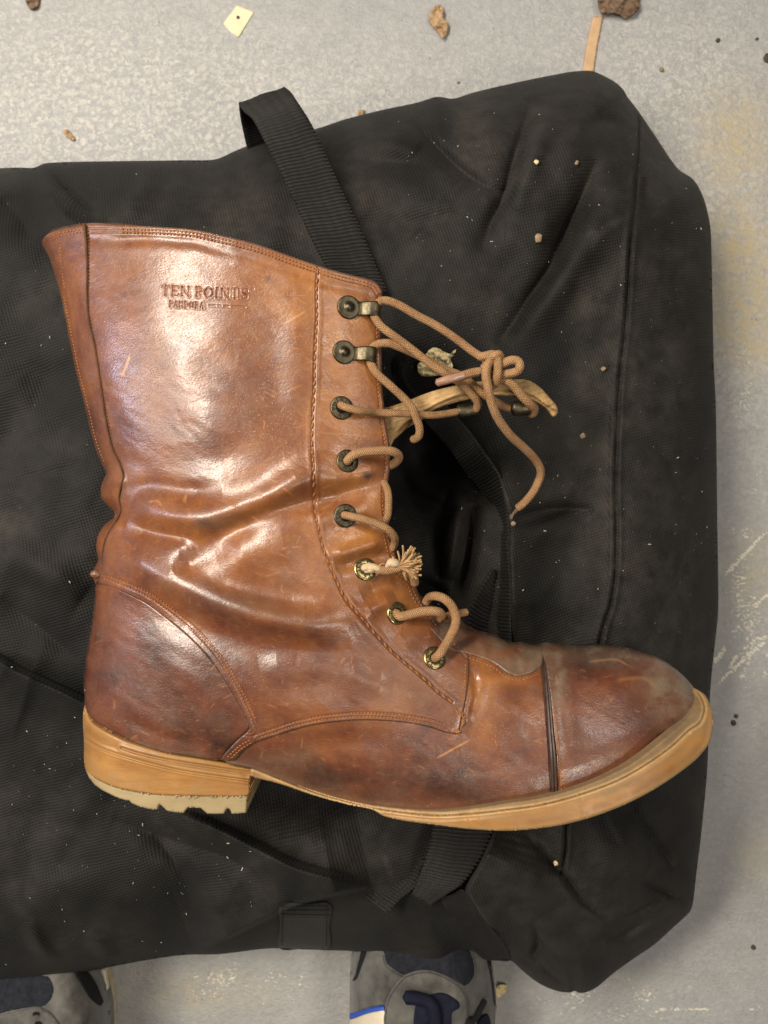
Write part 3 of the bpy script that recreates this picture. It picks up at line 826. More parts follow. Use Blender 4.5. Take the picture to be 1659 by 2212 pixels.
rp = [("mesh_vamp", NAVYMESH, RA([(380, 60), (405, 180), (430, 270), (500, 330), (600, 382), (740, 352), (860, 356), (1000, 405), (1090, 445), (1160, 485), (1215, 450), (1250, 390), (1256, 300), (1225, 180), (1150, 60), (1000, -80), (600, -100)]), .0004),
      ("eyestay", GREYSUEDE, RA([(405, 1700), (408, 834), (420, 700), (450, 590), (510, 490), (590, 400), (670, 360), (760, 343), (860, 350), (980, 390), (1080, 450), (1150, 520), (1185, 620), (1195, 740), (1195, 1700)]), .0022),
      ("tongue", NAVY, RA([(690, 1600), (685, 834), (695, 700), (740, 600), (850, 562), (940, 545), (1020, 570), (1110, 638), (1106, 688), (1042, 730), (1036, 834), (1036, 1600)]), .0034),
      ("side_panel", CREAM, RA([(88, 820), (160, 780), (250, 745), (340, 722), (410, 708), (406, 780), (405, 1300), (80, 1300)]), .0016),
      ("blue_trim", BLUE, RA([(88, 790), (90, 752), (180, 728), (290, 694), (412, 676), (412, 704), (300, 722), (200, 750), (140, 776)]), .0024),
      ("side_strip", BLACKPART, RA([(190, 120), (190, 170), (165, 270), (138, 380), (108, 440), (135, 430), (160, 400), (200, 290), (240, 180), (245, 120)]), .0012),
      ("side_strip", BLACKPART, RA([(1365, 180), (1370, 250), (1390, 340), (1412, 460), (1422, 560), (1440, 685), (1450, 660), (1436, 500), (1412, 330), (1405, 180)]), .0012)]
rsh, rz = trainer("grey suede trainer with navy laces and a cream side panel, under the bag's near edge", ro, rs, rp)
lib = []
for pts in (RA([(420, 830), (432, 700), (462, 595), (520, 498), (600, 410), (680, 372), (765, 357), (860, 364), (975, 404), (1070, 462), (1138, 530), (1170, 625), (1182, 740), (1182, 900)]), RA([(1236, 190), (1268, 300), (1262, 395), (1222, 462), (1165, 498)]), RA([(395, 190), (420, 280), (490, 345), (585, 392)]), RA([(95, 742), (180, 706), (290, 672), (405, 655)])):
    stitch_lib(lib, pts, 5, lambda x, y: rz(x, y) + .0022, .0011, .0004, 0)
join("trainer_stitching", lib, BLACKPART, rsh, "stuff")
def ctube(nm, pts, zf, off, r, mat, parent):
    return tube(nm, [(x, y, float(zf(np.array([x]), np.array([y]))[0]) + off) for x, y in pts], r, mat, parent, 8, 4)
ctube("lace", RA([(612, 588), (680, 590), (760, 605), (840, 640), (880, 720), (890, 900)]), rz, .0055, .0042, NAVY, rsh)
ctube("lace", RA([(1345, 620), (1310, 690), (1270, 770), (1200, 840), (1150, 900)]), rz, .0035, .0020, BLACKPART, rsh)
panel("lace_loop", RA([(1290, 820), (1330, 770), (1370, 755), (1400, 800), (1412, 900), (1380, 1000), (1280, 1000)]), rz, .004, NAVY, rsh)
panel("lace_loop", RA([(1175, 800), (1230, 790), (1250, 850), (1220, 950), (1160, 950)]), rz, .004, BLACKPART, rsh)
lo = [(30, 1985), (100, 1975), (160, 2010), (205, 2070), (218, 2099), (230, 2139), (236, 2170), (239, 2212), (238, 2400), (215, 2600), (170, 2730), (60, 2780), (-40, 2730), (-80, 2600), (-95, 2400), (-95, 2200), (-80, 2080), (-40, 2010)]
lp = [("mesh_vamp", NAVYMESH, RB([(-300, 250), (0, 220), (400, 180), (600, 200), (660, 270), (680, 400), (625, 530), (500, 605), (200, 632), (0, 685), (-250, 800), (-400, 600)]), .0004),
      ("eyestay", GREYSUEDE, RB([(-400, 1300), (-380, 900), (-200, 760), (0, 690), (200, 640), (430, 600), (530, 625), (640, 690), (730, 804), (800, 1000), (820, 1400)]), .0020),
      ("side_strip", BLACKPART, RB([(930, 120), (955, 210), (1050, 360), (1120, 470), (1230, 565), (1285, 572), (1255, 480), (1200, 350), (1140, 250), (1080, 160), (1060, 110)]), .0012)]
lsh, lz = trainer("grey suede trainer with a black side strip, cut off by the photo's lower left corner", lo, [(x + (-8 if x > 60 else -3), y) for x, y in lo], lp)
panel("sole_edge", RB([(1262, 120), (1315, 120), (1335, 230), (1356, 345), (1340, 388), (1318, 290), (1285, 200)]), lambda px, py: 0 * px + .03, 0, CREAM, lsh, 2, 2, .001)
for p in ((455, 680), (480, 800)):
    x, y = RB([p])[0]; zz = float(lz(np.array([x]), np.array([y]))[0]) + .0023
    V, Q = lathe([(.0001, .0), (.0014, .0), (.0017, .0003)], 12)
    obj("lace_hole", mesh("lace_hole", V * [1.4, 1, 1], Q, HOLE), lsh, Matrix.Translation(Vector([float(v) for v in at(x, y, zz)])))  # dark disc painted as the shade in the lace hole

# ------------------------------------------------------------------ the boot: outlines
collar = [(91, 524), (97, 511), (112, 502), (135, 495), (160, 490), (183, 487), (258, 487), (337, 490), (417, 496), (476, 508), (556, 528), (635, 556), (700, 578), (750, 592), (795, 603), (815, 612), (826, 630)]
facing = [(825, 645), (823, 700), (824, 773), (826, 838), (830, 881), (835, 924), (841, 958), (843, 1005), (838, 1044), (835, 1074), (840, 1130), (849, 1172), (856, 1200), (868, 1232), (893, 1254), (903, 1277), (917, 1302), (941, 1335), (965, 1362), (983, 1380), (1000, 1397), (1011, 1413)]
front = [(1014, 1430), (1012, 1472), (1006, 1514), (1000, 1544), (995, 1570), (987, 1586)]
qbot = [(960, 1582), (926, 1571), (880, 1562), (837, 1558), (790, 1556), (748, 1558), (700, 1563), (658, 1571), (620, 1582), (590, 1592), (560, 1602), (540, 1612), (521, 1627), (507, 1643)]
tail = [(477, 1640), (497, 1614), (516, 1595), (533, 1580)]
cedge = [(538, 1572), (514, 1523), (487, 1476), (455, 1428), (411, 1380), (364, 1341), (316, 1306), (268, 1281), (232, 1266), (209, 1259)]
leftsil = [(91, 524), (107, 558), (131, 637), (147, 717), (163, 796), (183, 875), (202, 955), (220, 1002), (229, 1022), (222, 1040), (218, 1054), (219, 1075), (232, 1091), (247, 1105), (246, 1118), (226, 1134), (211, 1158), (208, 1186), (212, 1210), (204, 1226), (200, 1245), (207, 1262)]
heelsil = [(205, 1290), (199, 1345), (190, 1400), (185, 1430), (181, 1476), (183, 1505)]
bstrip = [(183, 487), (188, 558), (190, 677), (206, 756), (218, 836), (230, 915), (243, 971), (258, 1002), (266, 1028), (261, 1052), (257, 1078), (260, 1104), (247, 1130), (227, 1166), (220, 1205), (217, 1236)]
instep = [(905, 1285), (940, 1312), (996, 1339), (1012, 1357), (1044, 1365), (1071, 1373), (1091, 1385), (1107, 1389), (1127, 1388), (1147, 1394), (1163, 1395)]
toetop = [(1179, 1393), (1194, 1390), (1230, 1395), (1270, 1396), (1310, 1395), (1349, 1399), (1389, 1409), (1429, 1424), (1464, 1448), (1488, 1472), (1503, 1492)]
welt = [(183, 1524), (190, 1543), (204, 1560), (240, 1580), (283, 1599), (358, 1621), (420, 1631), (477, 1640), (546, 1655), (606, 1679), (680, 1709), (755, 1731), (829, 1744), (933, 1753), (1012, 1748), (1091, 1736), (1171, 1724), (1250, 1702), (1310, 1678), (1369, 1647), (1429, 1603), (1480, 1559), (1500, 1532), (1506, 1512), (1503, 1492)]
solebot = [(541, 1676), (606, 1694), (680, 1719), (755, 1739), (804, 1749), (829, 1763), (878, 1774), (933, 1781), (1012, 1791), (1091, 1795), (1151, 1791), (1210, 1783), (1270, 1768), (1329, 1747), (1389, 1719), (1448, 1683), (1500, 1644), (1528, 1612), (1537, 1590), (1540, 1563), (1537, 1532), (1524, 1502), (1504, 1489)]
midline = [(546, 1661), (606, 1685), (680, 1714), (755, 1735), (829, 1752), (933, 1765), (1012, 1763), (1091, 1756), (1171, 1745), (1250, 1725), (1329, 1698), (1389, 1667), (1448, 1628), (1490, 1590), (1513, 1560), (1522, 1532), (1516, 1508), (1504, 1491)]
heelbot = [(534, 1754), (499, 1758), (447, 1758), (402, 1756), (358, 1752), (308, 1745), (249, 1724), (209, 1699), (187, 1669), (181, 1600), (179, 1545)]
mainseam = [(687, 578), (684, 623), (685, 683), (682, 734), (680, 795), (679, 838), (676, 889), (674, 958), (677, 1010), (678, 1065), (681, 1104), (690, 1148), (703, 1199), (725, 1249), (745, 1291), (774, 1326), (807, 1365), (843, 1404), (878, 1435), (917, 1467), (946, 1494), (977, 1517)]

midline = [(x, y - .30 * (y - np.interp(x, [p[0] for p in welt[8:-2]], [p[1] for p in welt[8:-2]])) if x < 1500 else y) for x, y in midline]
PX = (CAMH - ZM) * K
WS = np.array([(170, 30), (180, 48), (188, 72), (200, 95), (225, 118), (260, 132), (320, 140), (420, 140), (540, 128), (650, 112), (760, 116), (860, 150), (960, 185), (1060, 203), (1150, 206), (1250, 204), (1350, 196), (1430, 182), (1480, 164), (1520, 150), (1545, 145)], float)
WSS = cr(WS, seg=4)
def wside(x, y=None):
    """half width of the sole along its length (in units of PX)"""
    w = np.interp(x, WSS[:, 0], WSS[:, 1])
    if y is not None:
        t = np.clip((1655 - y) / 172, 0, .995); w = w * (1 + sstep(1400, 1490, x) * (np.sqrt(1 - t * t) - 1))
    return w

# smooth volume of the upper: membrane height over the side view
def solve():
    dom = cr([(45, 385), (826, 385)] + [(826, 500), (826, 630)] + facing[:16] + instep[1:] + toetop + solebot[::-1] + heelbot + [(181, 1505)] + heelsil[::-1] + leftsil[::-1][1:], True, 10)
    u = None
    for st, it in ((32, 300), (16, 400), (8, 500), (4, 500)):
        nx, ny = int(1700 / st), int(1640 / st)
        X, Y = np.meshgrid(0 + np.arange(nx) * st, 300 + np.arange(ny) * st)
        P = np.stack([X.ravel(), Y.ravel()], 1)
        ins = inside(P, dom).reshape(ny, nx)
        wl = np.interp(X, [p[0] for p in welt[:-2]], [p[1] for p in welt[:-2]])
        bv = np.zeros_like(X)
        low = (Y > wl - 3) | ((X > 1500) & (Y > 1491)) | ((X < 184) & (Y > 1527))
        bv = np.where(low, wside(X, Y)**2, bv)
        fac = (X > 700) & (Y < 1400) & ~low
        bv = np.where(fac, (112 * (1 - sstep(1180, 1380, Y)))**2, bv)
        top = Y < 386
        bv = np.where(top, np.maximum(0, 165**2 * (1 - ((X - 500) / 470)**2)), bv)
        if u is None: u = np.where(ins, 15000., bv)
        else:
            f = Field(0, 300, st * 2, u); u = np.where(ins, f(X, Y), bv)
        c = .43 * st * st
        for k in range(it):
            v = .25 * (u[:-2, 1:-1] + u[2:, 1:-1] + u[1:-1, :-2] + u[1:-1, 2:] + c)
            u[1:-1, 1:-1] = np.where(ins[1:-1, 1:-1], v, u[1:-1, 1:-1])
    sd, _ = sdist(P, dom)
    return Field(0, 300, 4, u), Field(0, 300, 4, sd.reshape(ny, nx))
UF, SF = solve()

RDG = [  # creases in the leather: points, width, height (units of PX)
    ([(285, 1085), (340, 1108), (400, 1117), (450, 1118), (506, 1110), (558, 1095), (600, 1070), (650, 1035), (700, 1008), (760, 1000)], 34, 21),
    ([(400, 1178), (447, 1164), (506, 1140), (566, 1110), (640, 1090), (700, 1080), (770, 1064), (838, 1048)], 26, -20),
    ([(262, 1062), (320, 1052), (400, 1060), (480, 1064)], 22, -9), ([(275, 1128), (320, 1146), (380, 1158), (430, 1160)], 20, -13),
    ([(690, 1040), (760, 1028), (838, 1010)], 20, 7),
    ([(700, 1203), (750, 1192), (792, 1180), (845, 1162)], 15, 11), ([(715, 1230), (780, 1212), (850, 1192)], 15, -8), ([(690, 1140), (760, 1135), (835, 1120)], 18, -5),
    ([(780, 1328), (815, 1312), (855, 1288)], 18, 11), ([(780, 1285), (830, 1265), (880, 1250)], 18, -7), ([(850, 1400), (900, 1370), (950, 1350)], 22, 6),
    ([(270, 1192), (330, 1205), (375, 1198), (420, 1178)], 30, 7), ([(370, 1226), (411, 1212), (455, 1198), (520, 1182)], 28, -8), ([(470, 1215), (560, 1190), (660, 1165)], 34, 8),
    ([(218, 1198), (260, 1213), (300, 1226), (350, 1249), (400, 1273), (450, 1294), (506, 1316), (566, 1337), (625, 1347), (685, 1349), (750, 1335), (800, 1310)], 40, 27),
    ([(420, 1243), (500, 1268), (600, 1288), (700, 1290)], 28, -7),
    ([(300, 1290), (400, 1328), (450, 1352), (510, 1374), (590, 1394), (680, 1410), (760, 1400)], 42, -14),
    ([(560, 1440), (640, 1430), (720, 1440)], 34, 6), ([(600, 1490), (680, 1480), (760, 1490)], 30, -4), ([(740, 1440), (790, 1470), (850, 1480)], 26, 5),
    ([(230, 1030), (250, 1040), (275, 1038)], 12, 8), ([(222, 1085), (250, 1105)], 11, -11), ([(215, 1150), (240, 1140), (262, 1128)], 13, 8),
    ([(560, 545), (570, 700), (600, 900), (640, 1000)], 60, -6), ([(300, 560), (330, 700), (420, 860), (520, 960)], 60, 5), ([(640, 640), (650, 800), (640, 920)], 40, 4),
    ([(205, 530), (330, 515), (480, 525)], 12, -3), ([(240, 980), (330, 1010), (450, 1000), (560, 960)], 36, -4),
    ([(1040, 1470), (1015, 1530), (985, 1620)], 15, 5), ([(1022, 1440), (1028, 1500), (1012, 1560)], 9, -5), ([(1090, 1480), (1110, 1560), (1120, 1660)], 30, 3),
    ([(1230, 1440), (1300, 1470), (1400, 1480)], 40, 4), ([(1190, 1440), (1215, 1560), (1225, 1660)], 22, -4), ([(640, 1620), (740, 1600), (850, 1600)], 26, -5), ([(330, 1420), (430, 1480), (490, 1560)], 24, 3), ([(250, 1540), (340, 1585), (450, 1610)], 14, -3),
]
def letters():
    """small serif capitals as strokes in a 0..1 box: (points, thick?)"""
    el = lambda cx, cy, rx, ry, a0, a1, n=14: [(cx + rx * math.cos(a), cy + ry * math.sin(a)) for a in np.linspace(a0, a1, n)]
    pi = math.pi
    return {
        'T': [([(.5, 0), (.5, 1)], 1), ([(0, .2), (.03, 0), (.97, 0), (1, .2)], 0), ([(.3, 1), (.7, 1)], 0)],
        'E': [([(.22, 0), (.22, 1)], 1), ([(.02, 0), (.88, 0), (.92, .22)], 0), ([(.22, .48), (.68, .48)], 0), ([(.02, 1), (.9, 1), (.96, .76)], 0)],
        'N': [([(.15, 0), (.15, 1)], 0), ([(.15, .03), (.87, .97)], 1), ([(.87, 0), (.87, 1)], 0), ([(0, 0), (.2, 0)], 0), ([(.72, 0), (1, 0)], 0), ([(0, 1), (.3, 1)], 0)],
        'P': [([(.25, 0), (.25, 1)], 1), ([(.03, 0), (.55, 0)] + el(.55, .27, .36, .27, -pi / 2, pi / 2) + [(.25, .54)], 0), ([(.05, 1), (.48, 1)], 0)],
        'O': [(el(.5, .5, .46, .5, 0, 2 * pi, 24), 0), (el(.5, .5, .44, .42, pi * .7, pi * 1.3), 1), (el(.5, .5, .44, .42, -pi * .3, pi * .3), 1)],
        'I': [([(.5, 0), (.5, 1)], 1), ([(.25, 0), (.75, 0)], 0), ([(.25, 1), (.75, 1)], 0)],
        'S': [([(.82, .24), (.8, .06), (.5, 0), (.22, .1), (.2, .3), (.45, .46), (.72, .58), (.85, .75), (.72, .94), (.45, 1), (.18, .92), (.15, .74)], 0), ([(.3, .36), (.72, .62)], 1)],
        'A': [([(.5, 0), (.1, 1)], 0), ([(.5, 0), (.9, 1)], 1), ([(.25, .66), (.74, .66)], 0), ([(0, 1), (.25, 1)], 0), ([(.72, 1), (1, 1)], 0)],
        'D': [([(.22, 0), (.22, 1)], 1), ([(.02, 0), (.45, 0)] + el(.45, .5, .5, .5, -pi / 2, pi / 2) + [(.02, 1)], 0)],
        'R': [([(.22, 0), (.22, 1)], 1), ([(.03, 0), (.5, 0)] + el(.5, .26, .36, .26, -pi / 2, pi / 2) + [(.22, .52)], 0), ([(.5, .52), (.92, 1)], 1), ([(.05, 1), (.42, 1)], 0)]}
FONT = letters()
EMB = []
def emboss(text, x, y, dx, dy, w, h, gap, space, thick, thin, a):
    for chx in text:
        if chx == ' ':
            x += dx * space; y += dy * space; continue
        ww = w * (.55 if chx == 'I' else 1.0 if chx not in 'NO' else 1.12)
        for p, t in FONT[chx]:
            EMB.append(([(x + dx * q[0] * ww - dy * q[1] * h, y + dy * q[0] * ww + dx * q[1] * h) for q in p], thick if t else thin, a))
        x += dx * (ww + gap); y += dy * (ww + gap)
emboss("TEN POINTS", 350, 617, .9990, .044, 17.5, 20.5, 3.2, 7.5, 1.5, 1.0, -2.6)
EMB.append(([(546 + 3 * math.cos(a), 624 + 3 * math.sin(a)) for a in np.linspace(0, 6.28, 12)], .9, -2.0))
emboss("PANDORA", 366, 650, .9985, .05, 8.2, 12.5, 2.6, 5, 1.2, .9, -2.2)
for x0, x1, a in ((452, 468, -1.4), (471, 480, -1.2), (484, 497, -1.8), (500, 531, -2.4)):
    EMB.append(([(x0, 659 + (x0 - 452) * .05), (x1, 659 + (x1 - 452) * .05)], 1.1, a))

WELTL = cr(welt, seg=8)
SEAML = cr(mainseam, seg=5)
def boot_h(px, py, detail=True):
    u = UF(px, py); s = SF(px, py)
    zt = ((py < 1290) & (px < 600)) | ((px > 950) & (py < 1500)) | ((py < 1525) & (px < 400))
    m = zt & (s < 12)
    if m.any():
        x, y, d = px[m], py[m], np.maximum(s[m], 0)
        gx = (SF(x + 4, y) - SF(x - 4, y)); gy = (SF(x, y + 4) - SF(x, y - 4)); g = np.hypot(gx, gy) + 1e-9
        q = np.maximum(12 - d, 0)
        u[m] = np.maximum(UF(x + gx / g * q, y + gy / g * q), 60) * d / 12
    h = np.sqrt(np.maximum(u, 0))
    i, t, _, _ = line_dist(px, py, WELTL, 80)
    if len(i):
        k = np.clip(1 - t / 78, 0, 1)**2
        h[i] -= np.minimum((9 + 9 * sstep(520, 760, px[i])) * k, .25 * h[i])
    f = np.clip(h / 60, 0, 1)
    for pts, w, a in RDG:
        i, d, sx, _ = line_dist(px, py, cr(pts, seg=8), w * 3)
        if len(i):
            h[i] += a * np.exp(-(d / w)**2) * np.minimum(1, 4 * np.minimum(sx, 1 - sx) + .02) * f[i]
    if detail:
        c, sn = math.cos(.55), math.sin(.55)
        X, Y = px * c + py * sn, -px * sn + py * c
        soft = 1 - .6 * blob(px, py, 1350, 1550, 190, 170)
        h = h + f * soft * (2.2 * fbm(px / 120, py / 120, 41, 2) + .80 * fbm(X / 70 + .5 * vnoise(px / 60, py / 60, 5), Y / 26, 43, 2) + .10 * fbm(px / 9, py / 9, 47, 2))
    return h
def boot_z(px, py, off=0.0, detail=True):
    px = np.atleast_1d(np.asarray(px, float)); py = np.atleast_1d(np.asarray(py, float))
    return ZM + (boot_h(px, py, detail) + off) * PX

# tone (0 dark burgundy .. 1 tan), grime, scratches --------------------------------
SCR = []
for k in range(150):
    x, y = rng.uniform(560, 830), rng.uniform(600, 1250)
    a = rng.uniform(-.2, 1.2) + (math.pi / 2 if rng.random() < .3 else 0); l = rng.uniform(10, 45)
    SCR.append(([(x, y), (x + l * .5 * math.cos(a) + rng.uniform(-3, 3), y - l * .5 * math.sin(a)), (x + l * math.cos(a), y - l * math.sin(a))], rng.uniform(.7, 1.2), rng.uniform(.15, .6)))
for k in range(110):
    x, y = rng.uniform(200, 1420), rng.uniform(1050, 1700)
    a = rng.uniform(0, 3.14); l = rng.uniform(6, 26)
    SCR.append(([(x, y), (x + l * .5 * math.cos(a) + rng.uniform(-3, 3), y - l * .5 * math.sin(a)), (x + l * math.cos(a), y - l * math.sin(a))], rng.uniform(.7, 1.3), rng.uniform(.15, .45)))
SCR += [([(609, 702), (640, 684), (662, 671)], 1.6, .9), ([(262, 812), (272, 792), (281, 766)], 2.2, .9), ([(257, 806), (270, 811)], 2, .8), ([(943, 1638), (970, 1623), (1017, 1597)], 1.6, .8), ([(1200, 1545), (1202, 1640), (1205, 1690)], 2, .3),
        ([(395, 1085), (402, 1070), (400, 1088)], 1.5, .5), ([(320, 1085), (340, 1082), (350, 1095)], 2, .4), ([(690, 935), (740, 938), (800, 945)], 1.3, .3), ([(410, 590), (440, 560), (450, 545)], 1.6, .35), ([(630, 590), (636, 640), (634, 720)], 4, .18), ([(1270, 1430), (1330, 1425), (1360, 1440)], 2, .4), ([(1330, 1470), (1390, 1465), (1420, 1490)], 4, .25)]
def boot_attr(kind):
    def f(px, py, d):
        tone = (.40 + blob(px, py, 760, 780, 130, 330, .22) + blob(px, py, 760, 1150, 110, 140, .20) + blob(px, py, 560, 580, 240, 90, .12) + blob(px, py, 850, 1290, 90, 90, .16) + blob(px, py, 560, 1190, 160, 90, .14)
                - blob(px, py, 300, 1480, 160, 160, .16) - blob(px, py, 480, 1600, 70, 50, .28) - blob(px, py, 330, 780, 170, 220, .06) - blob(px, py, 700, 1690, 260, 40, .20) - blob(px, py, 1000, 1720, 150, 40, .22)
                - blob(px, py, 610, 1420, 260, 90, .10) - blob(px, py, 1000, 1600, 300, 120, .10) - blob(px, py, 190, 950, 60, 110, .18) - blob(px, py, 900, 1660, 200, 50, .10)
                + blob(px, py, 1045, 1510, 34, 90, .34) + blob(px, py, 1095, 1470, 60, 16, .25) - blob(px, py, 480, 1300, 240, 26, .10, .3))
        dirt = .05 + .12 * np.maximum(0, fbm(px / 60, py / 60, 61, 3))
        if kind == 'toe':
            tone = tone - .14 - blob(px, py, 1240, 1420, 110, 45, .16) - blob(px, py, 1440, 1560, 90, 60, .10) + blob(px, py, 1290, 1520, 110, 50, .10) + blob(px, py, 1215, 1680, 20, 70, .28)
            dirt = dirt + blob(px, py, 1270, 1405, 170, 30, .5) + blob(px, py, 1462, 1475, 60, 60, .9) + blob(px, py, 1206, 1480, 18, 80, .5) + np.exp(-d / 10) * .15 * (py < 1560)
        dirt = dirt * (.55 + .9 * sstep(-.35, .35, fbm(px / 28, py / 28, 67, 4)))
        if kind == 'top':
            tone = tone - .12; dirt = dirt + .45 + .5 * fbm(px / 30, py / 30, 63, 3); tone = tone - blob(px, py, 1135, 1420, 30, 26, .25) - blob(px, py, 1050, 1395, 40, 14, .1)
        if kind == 'vamp':
            i, t, _, _ = line_dist(px, py, WELTL, 60); dirt[i] += .35 * np.exp(-t / 14)
            dirt = dirt + blob(px, py, 620, 1640, 60, 20, .35)
        if kind == 'counter':
            tone = tone - .05; i, t, _, _ = line_dist(px, py, WELTL, 60); dirt[i] += .30 * np.exp(-t / 9) * sstep(250, 330, px[i]) * sstep(470, 430, px[i])
        if kind == 'quarter':
            dirt = dirt + blob(px, py, 560, 1310, 180, 24, .22, .25) + blob(px, py, 455, 1130, 60, 16, .3) + blob(px, py, 880, 1470, 160, 60, .22) + np.exp(-d / 3.5) * .25
        if kind != 'strip':
            ec = sstep(470, 640, py + .12 * px) if kind == 'quarter' else 1.0
            tone = tone - .34 * ec * np.exp(-d / 2.6)
        mk = np.zeros_like(px)
        for p, w, a in SCR:
            stroke(px, py, cr(p, seg=4), w, mk, a)
        ink = np.zeros_like(px)
        if kind == 'quarter':
            ink = blob(px, py, 795, 1027, 9, 7, .8) + blob(px, py, 580, 602, 7, 8, .35) + blob(px, py, 440, 1130, 16, 10, .3)
            for p, w, a in EMB:
                i, dd, s, _ = line_dist(px, py, cr(p, seg=3), w * 3)
                if len(i): tone[i] -= .05 * np.exp(-(dd / w)**2)
            i, dd, s, _ = line_dist(px, py, SEAML, 16)
            tone[i] -= .20 * np.exp(-(dd / 3.4)**2)
        return np.stack([np.clip(tone - ink, 0, 1), np.clip(dirt, 0, 1), np.clip(mk, 0, 1)], 1)
    return f

boot = root("leather_boot", 760, 1150, ZM, "tall brown leather lace-up boot with amber rubber sole lying on the black bag", "boot")
def lz(off, extra=None):
    def f(px, py, d):
        h = boot_h(px, py) + off
        if extra: h = extra(px, py, d, h)
        return ZM + h * PX
    return f
def below(t): return lambda px, py, d, z: np.maximum(z - t, ZM - .002)

def quarter_extra(px, py, d, h):
    for p, w, a in EMB:
        i, dd, s, _ = line_dist(px, py, cr(p, seg=3), w * 4)
        if len(i): h[i] = np.minimum(h[i], h[i] + a * np.exp(-(dd / w)**2) * .75) + .5 * np.exp(-((dd - 2.4 * w) / w)**2)
    i, dd, s, sd = line_dist(px, py, SEAML, 30)
    h[i] += -1.6 * np.exp(-(dd / 3.0)**2) + .8 * np.exp(-((dd - 8) / 5)**2) + 1.6 * (sd < 0) * np.exp(-dd / 22) * sstep(0, 4, dd)
    for pts, a, w in ((collar[2:], -1.6, 2.6),):
        for off in (7.5, 14.5):
            i, dd, s, sd = line_dist(px, py, cr(pts, seg=6), 40)
            h[i] += a * np.exp(-((dd - off) / w)**2)
    i, dd, s, sd = line_dist(px, py, cr(collar[4:], seg=6), 80)
    h[i] -= 3.0 * np.exp(-((dd - 30) / 13)**2)
    for off in (12, 19):
        i, dd, s, sd = line_dist(px, py, cr(cedge, seg=6), 40)
        h[i] += -1.4 * np.exp(-((dd - off - 20 * s * (1 - s)) / 2.4)**2)
    for off in (8, 16):
        i, dd, s, sd = line_dist(px, py, cr(qbot[:-3], seg=6), 40)
        h[i] += -1.4 * np.exp(-((dd - off) / 2.4)**2)
    i, dd, s, sd = line_dist(px, py, cr(facing, seg=6), 40)
    h[i] += -1.5 * np.exp(-((dd - 9) / 2.6)**2)
    return h

QP = cr(collar[5:] + facing + front + qbot + tail + cedge[:-1] + [(212, 1258)] + bstrip[::-1][:-1], True, 5)
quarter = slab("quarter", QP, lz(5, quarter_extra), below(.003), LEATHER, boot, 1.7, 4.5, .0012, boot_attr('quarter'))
BP = cr(collar[:6] + [(186, 487)] + [(x + 5, y) for x, y in bstrip[1:]] + [(209, 1258)] + leftsil[::-1][:-1], True, 5)
bs = slab("back_strip", BP, lz(2), below(.003), LEATHER, boot, 2, 4, .0011, boot_attr('strip'))
CP = cr([(207, 1264)] + [(x + 2, y - 4) for x, y in cedge[::-1][1:]] + [(532, 1582), (514, 1598), (495, 1616), (476, 1641)] + [(427, 1636), (358, 1626), (283, 1604), (240, 1585), (204, 1565), (188, 1545), (182, 1520)] + heelsil[::-1], True, 5)
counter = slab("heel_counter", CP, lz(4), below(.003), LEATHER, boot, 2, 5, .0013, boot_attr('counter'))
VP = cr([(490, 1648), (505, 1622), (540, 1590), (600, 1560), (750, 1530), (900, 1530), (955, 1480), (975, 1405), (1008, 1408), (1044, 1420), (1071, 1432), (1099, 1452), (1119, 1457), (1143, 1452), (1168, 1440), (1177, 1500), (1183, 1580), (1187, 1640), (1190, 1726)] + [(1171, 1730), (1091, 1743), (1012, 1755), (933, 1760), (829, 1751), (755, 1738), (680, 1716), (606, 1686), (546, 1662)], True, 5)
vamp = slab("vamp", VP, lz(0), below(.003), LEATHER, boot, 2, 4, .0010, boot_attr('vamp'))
TP = cr([(890, 1300), (905, 1285)] + instep[1:] + [(1172, 1396), (1173, 1420), (1168, 1441), (1143, 1456), (1119, 1461), (1099, 1456), (1071, 1436), (1044, 1424), (1008, 1412), (975, 1405), (930, 1360)], True, 5)
top = slab("vamp_top_strip", TP, lz(5.0, lambda px, py, d, h: h + 4.0 * fbm(px / 30, py / 34, 71, 2) * np.clip(h / 40, 0, 1)), below(.002), LEATHER, boot, 2, 4.5, .0012, boot_attr('top'))
KP = cr([(1170, 1395)] + toetop[1:] + [(1507, 1514), (1502, 1535), (1481, 1563), (1430, 1609), (1370, 1653), (1310, 1684), (1250, 1708), (1206, 1722), (1205, 1690), (1201, 1640), (1195, 1580), (1187, 1500), (1178, 1440)], True, 5)
toe = slab("toe_cap", KP, lz(3.5), below(.003), LEATHER, boot, 2, 5, .0013, boot_attr('toe'))
XP = cr([(1163, 1400), (1172, 1398), (1184, 1440), (1192, 1500), (1200, 1580), (1206, 1640), (1211, 1725), (1186, 1728), (1183, 1640), (1178, 1580), (1172, 1500), (1165, 1440)], True, 5)
seamx = slab("toe_seam", XP, lambda px, py, d: boot_z(px, py, -2.0), below(.002), SEAMDARK, boot, 2)
for off in (.32, .72):
    pth = [(a * (1 - off) + b * off, y) for a, b, y in ((1171, 1176, 1404), (1175, 1181, 1440), (1178, 1190, 1500), (1183, 1197, 1580), (1187, 1203, 1640), (1189, 1207, 1718))]
    p = np.array(pth); zz = boot_z(p[:, 0], p[:, 1], 1.0, False)
    tube("piping_cord", [(x, y, z) for (x, y), z in zip(pth, zz)], [.0003, .0008, .0009, .0009], SEAMDARK, seamx, 8, 5)
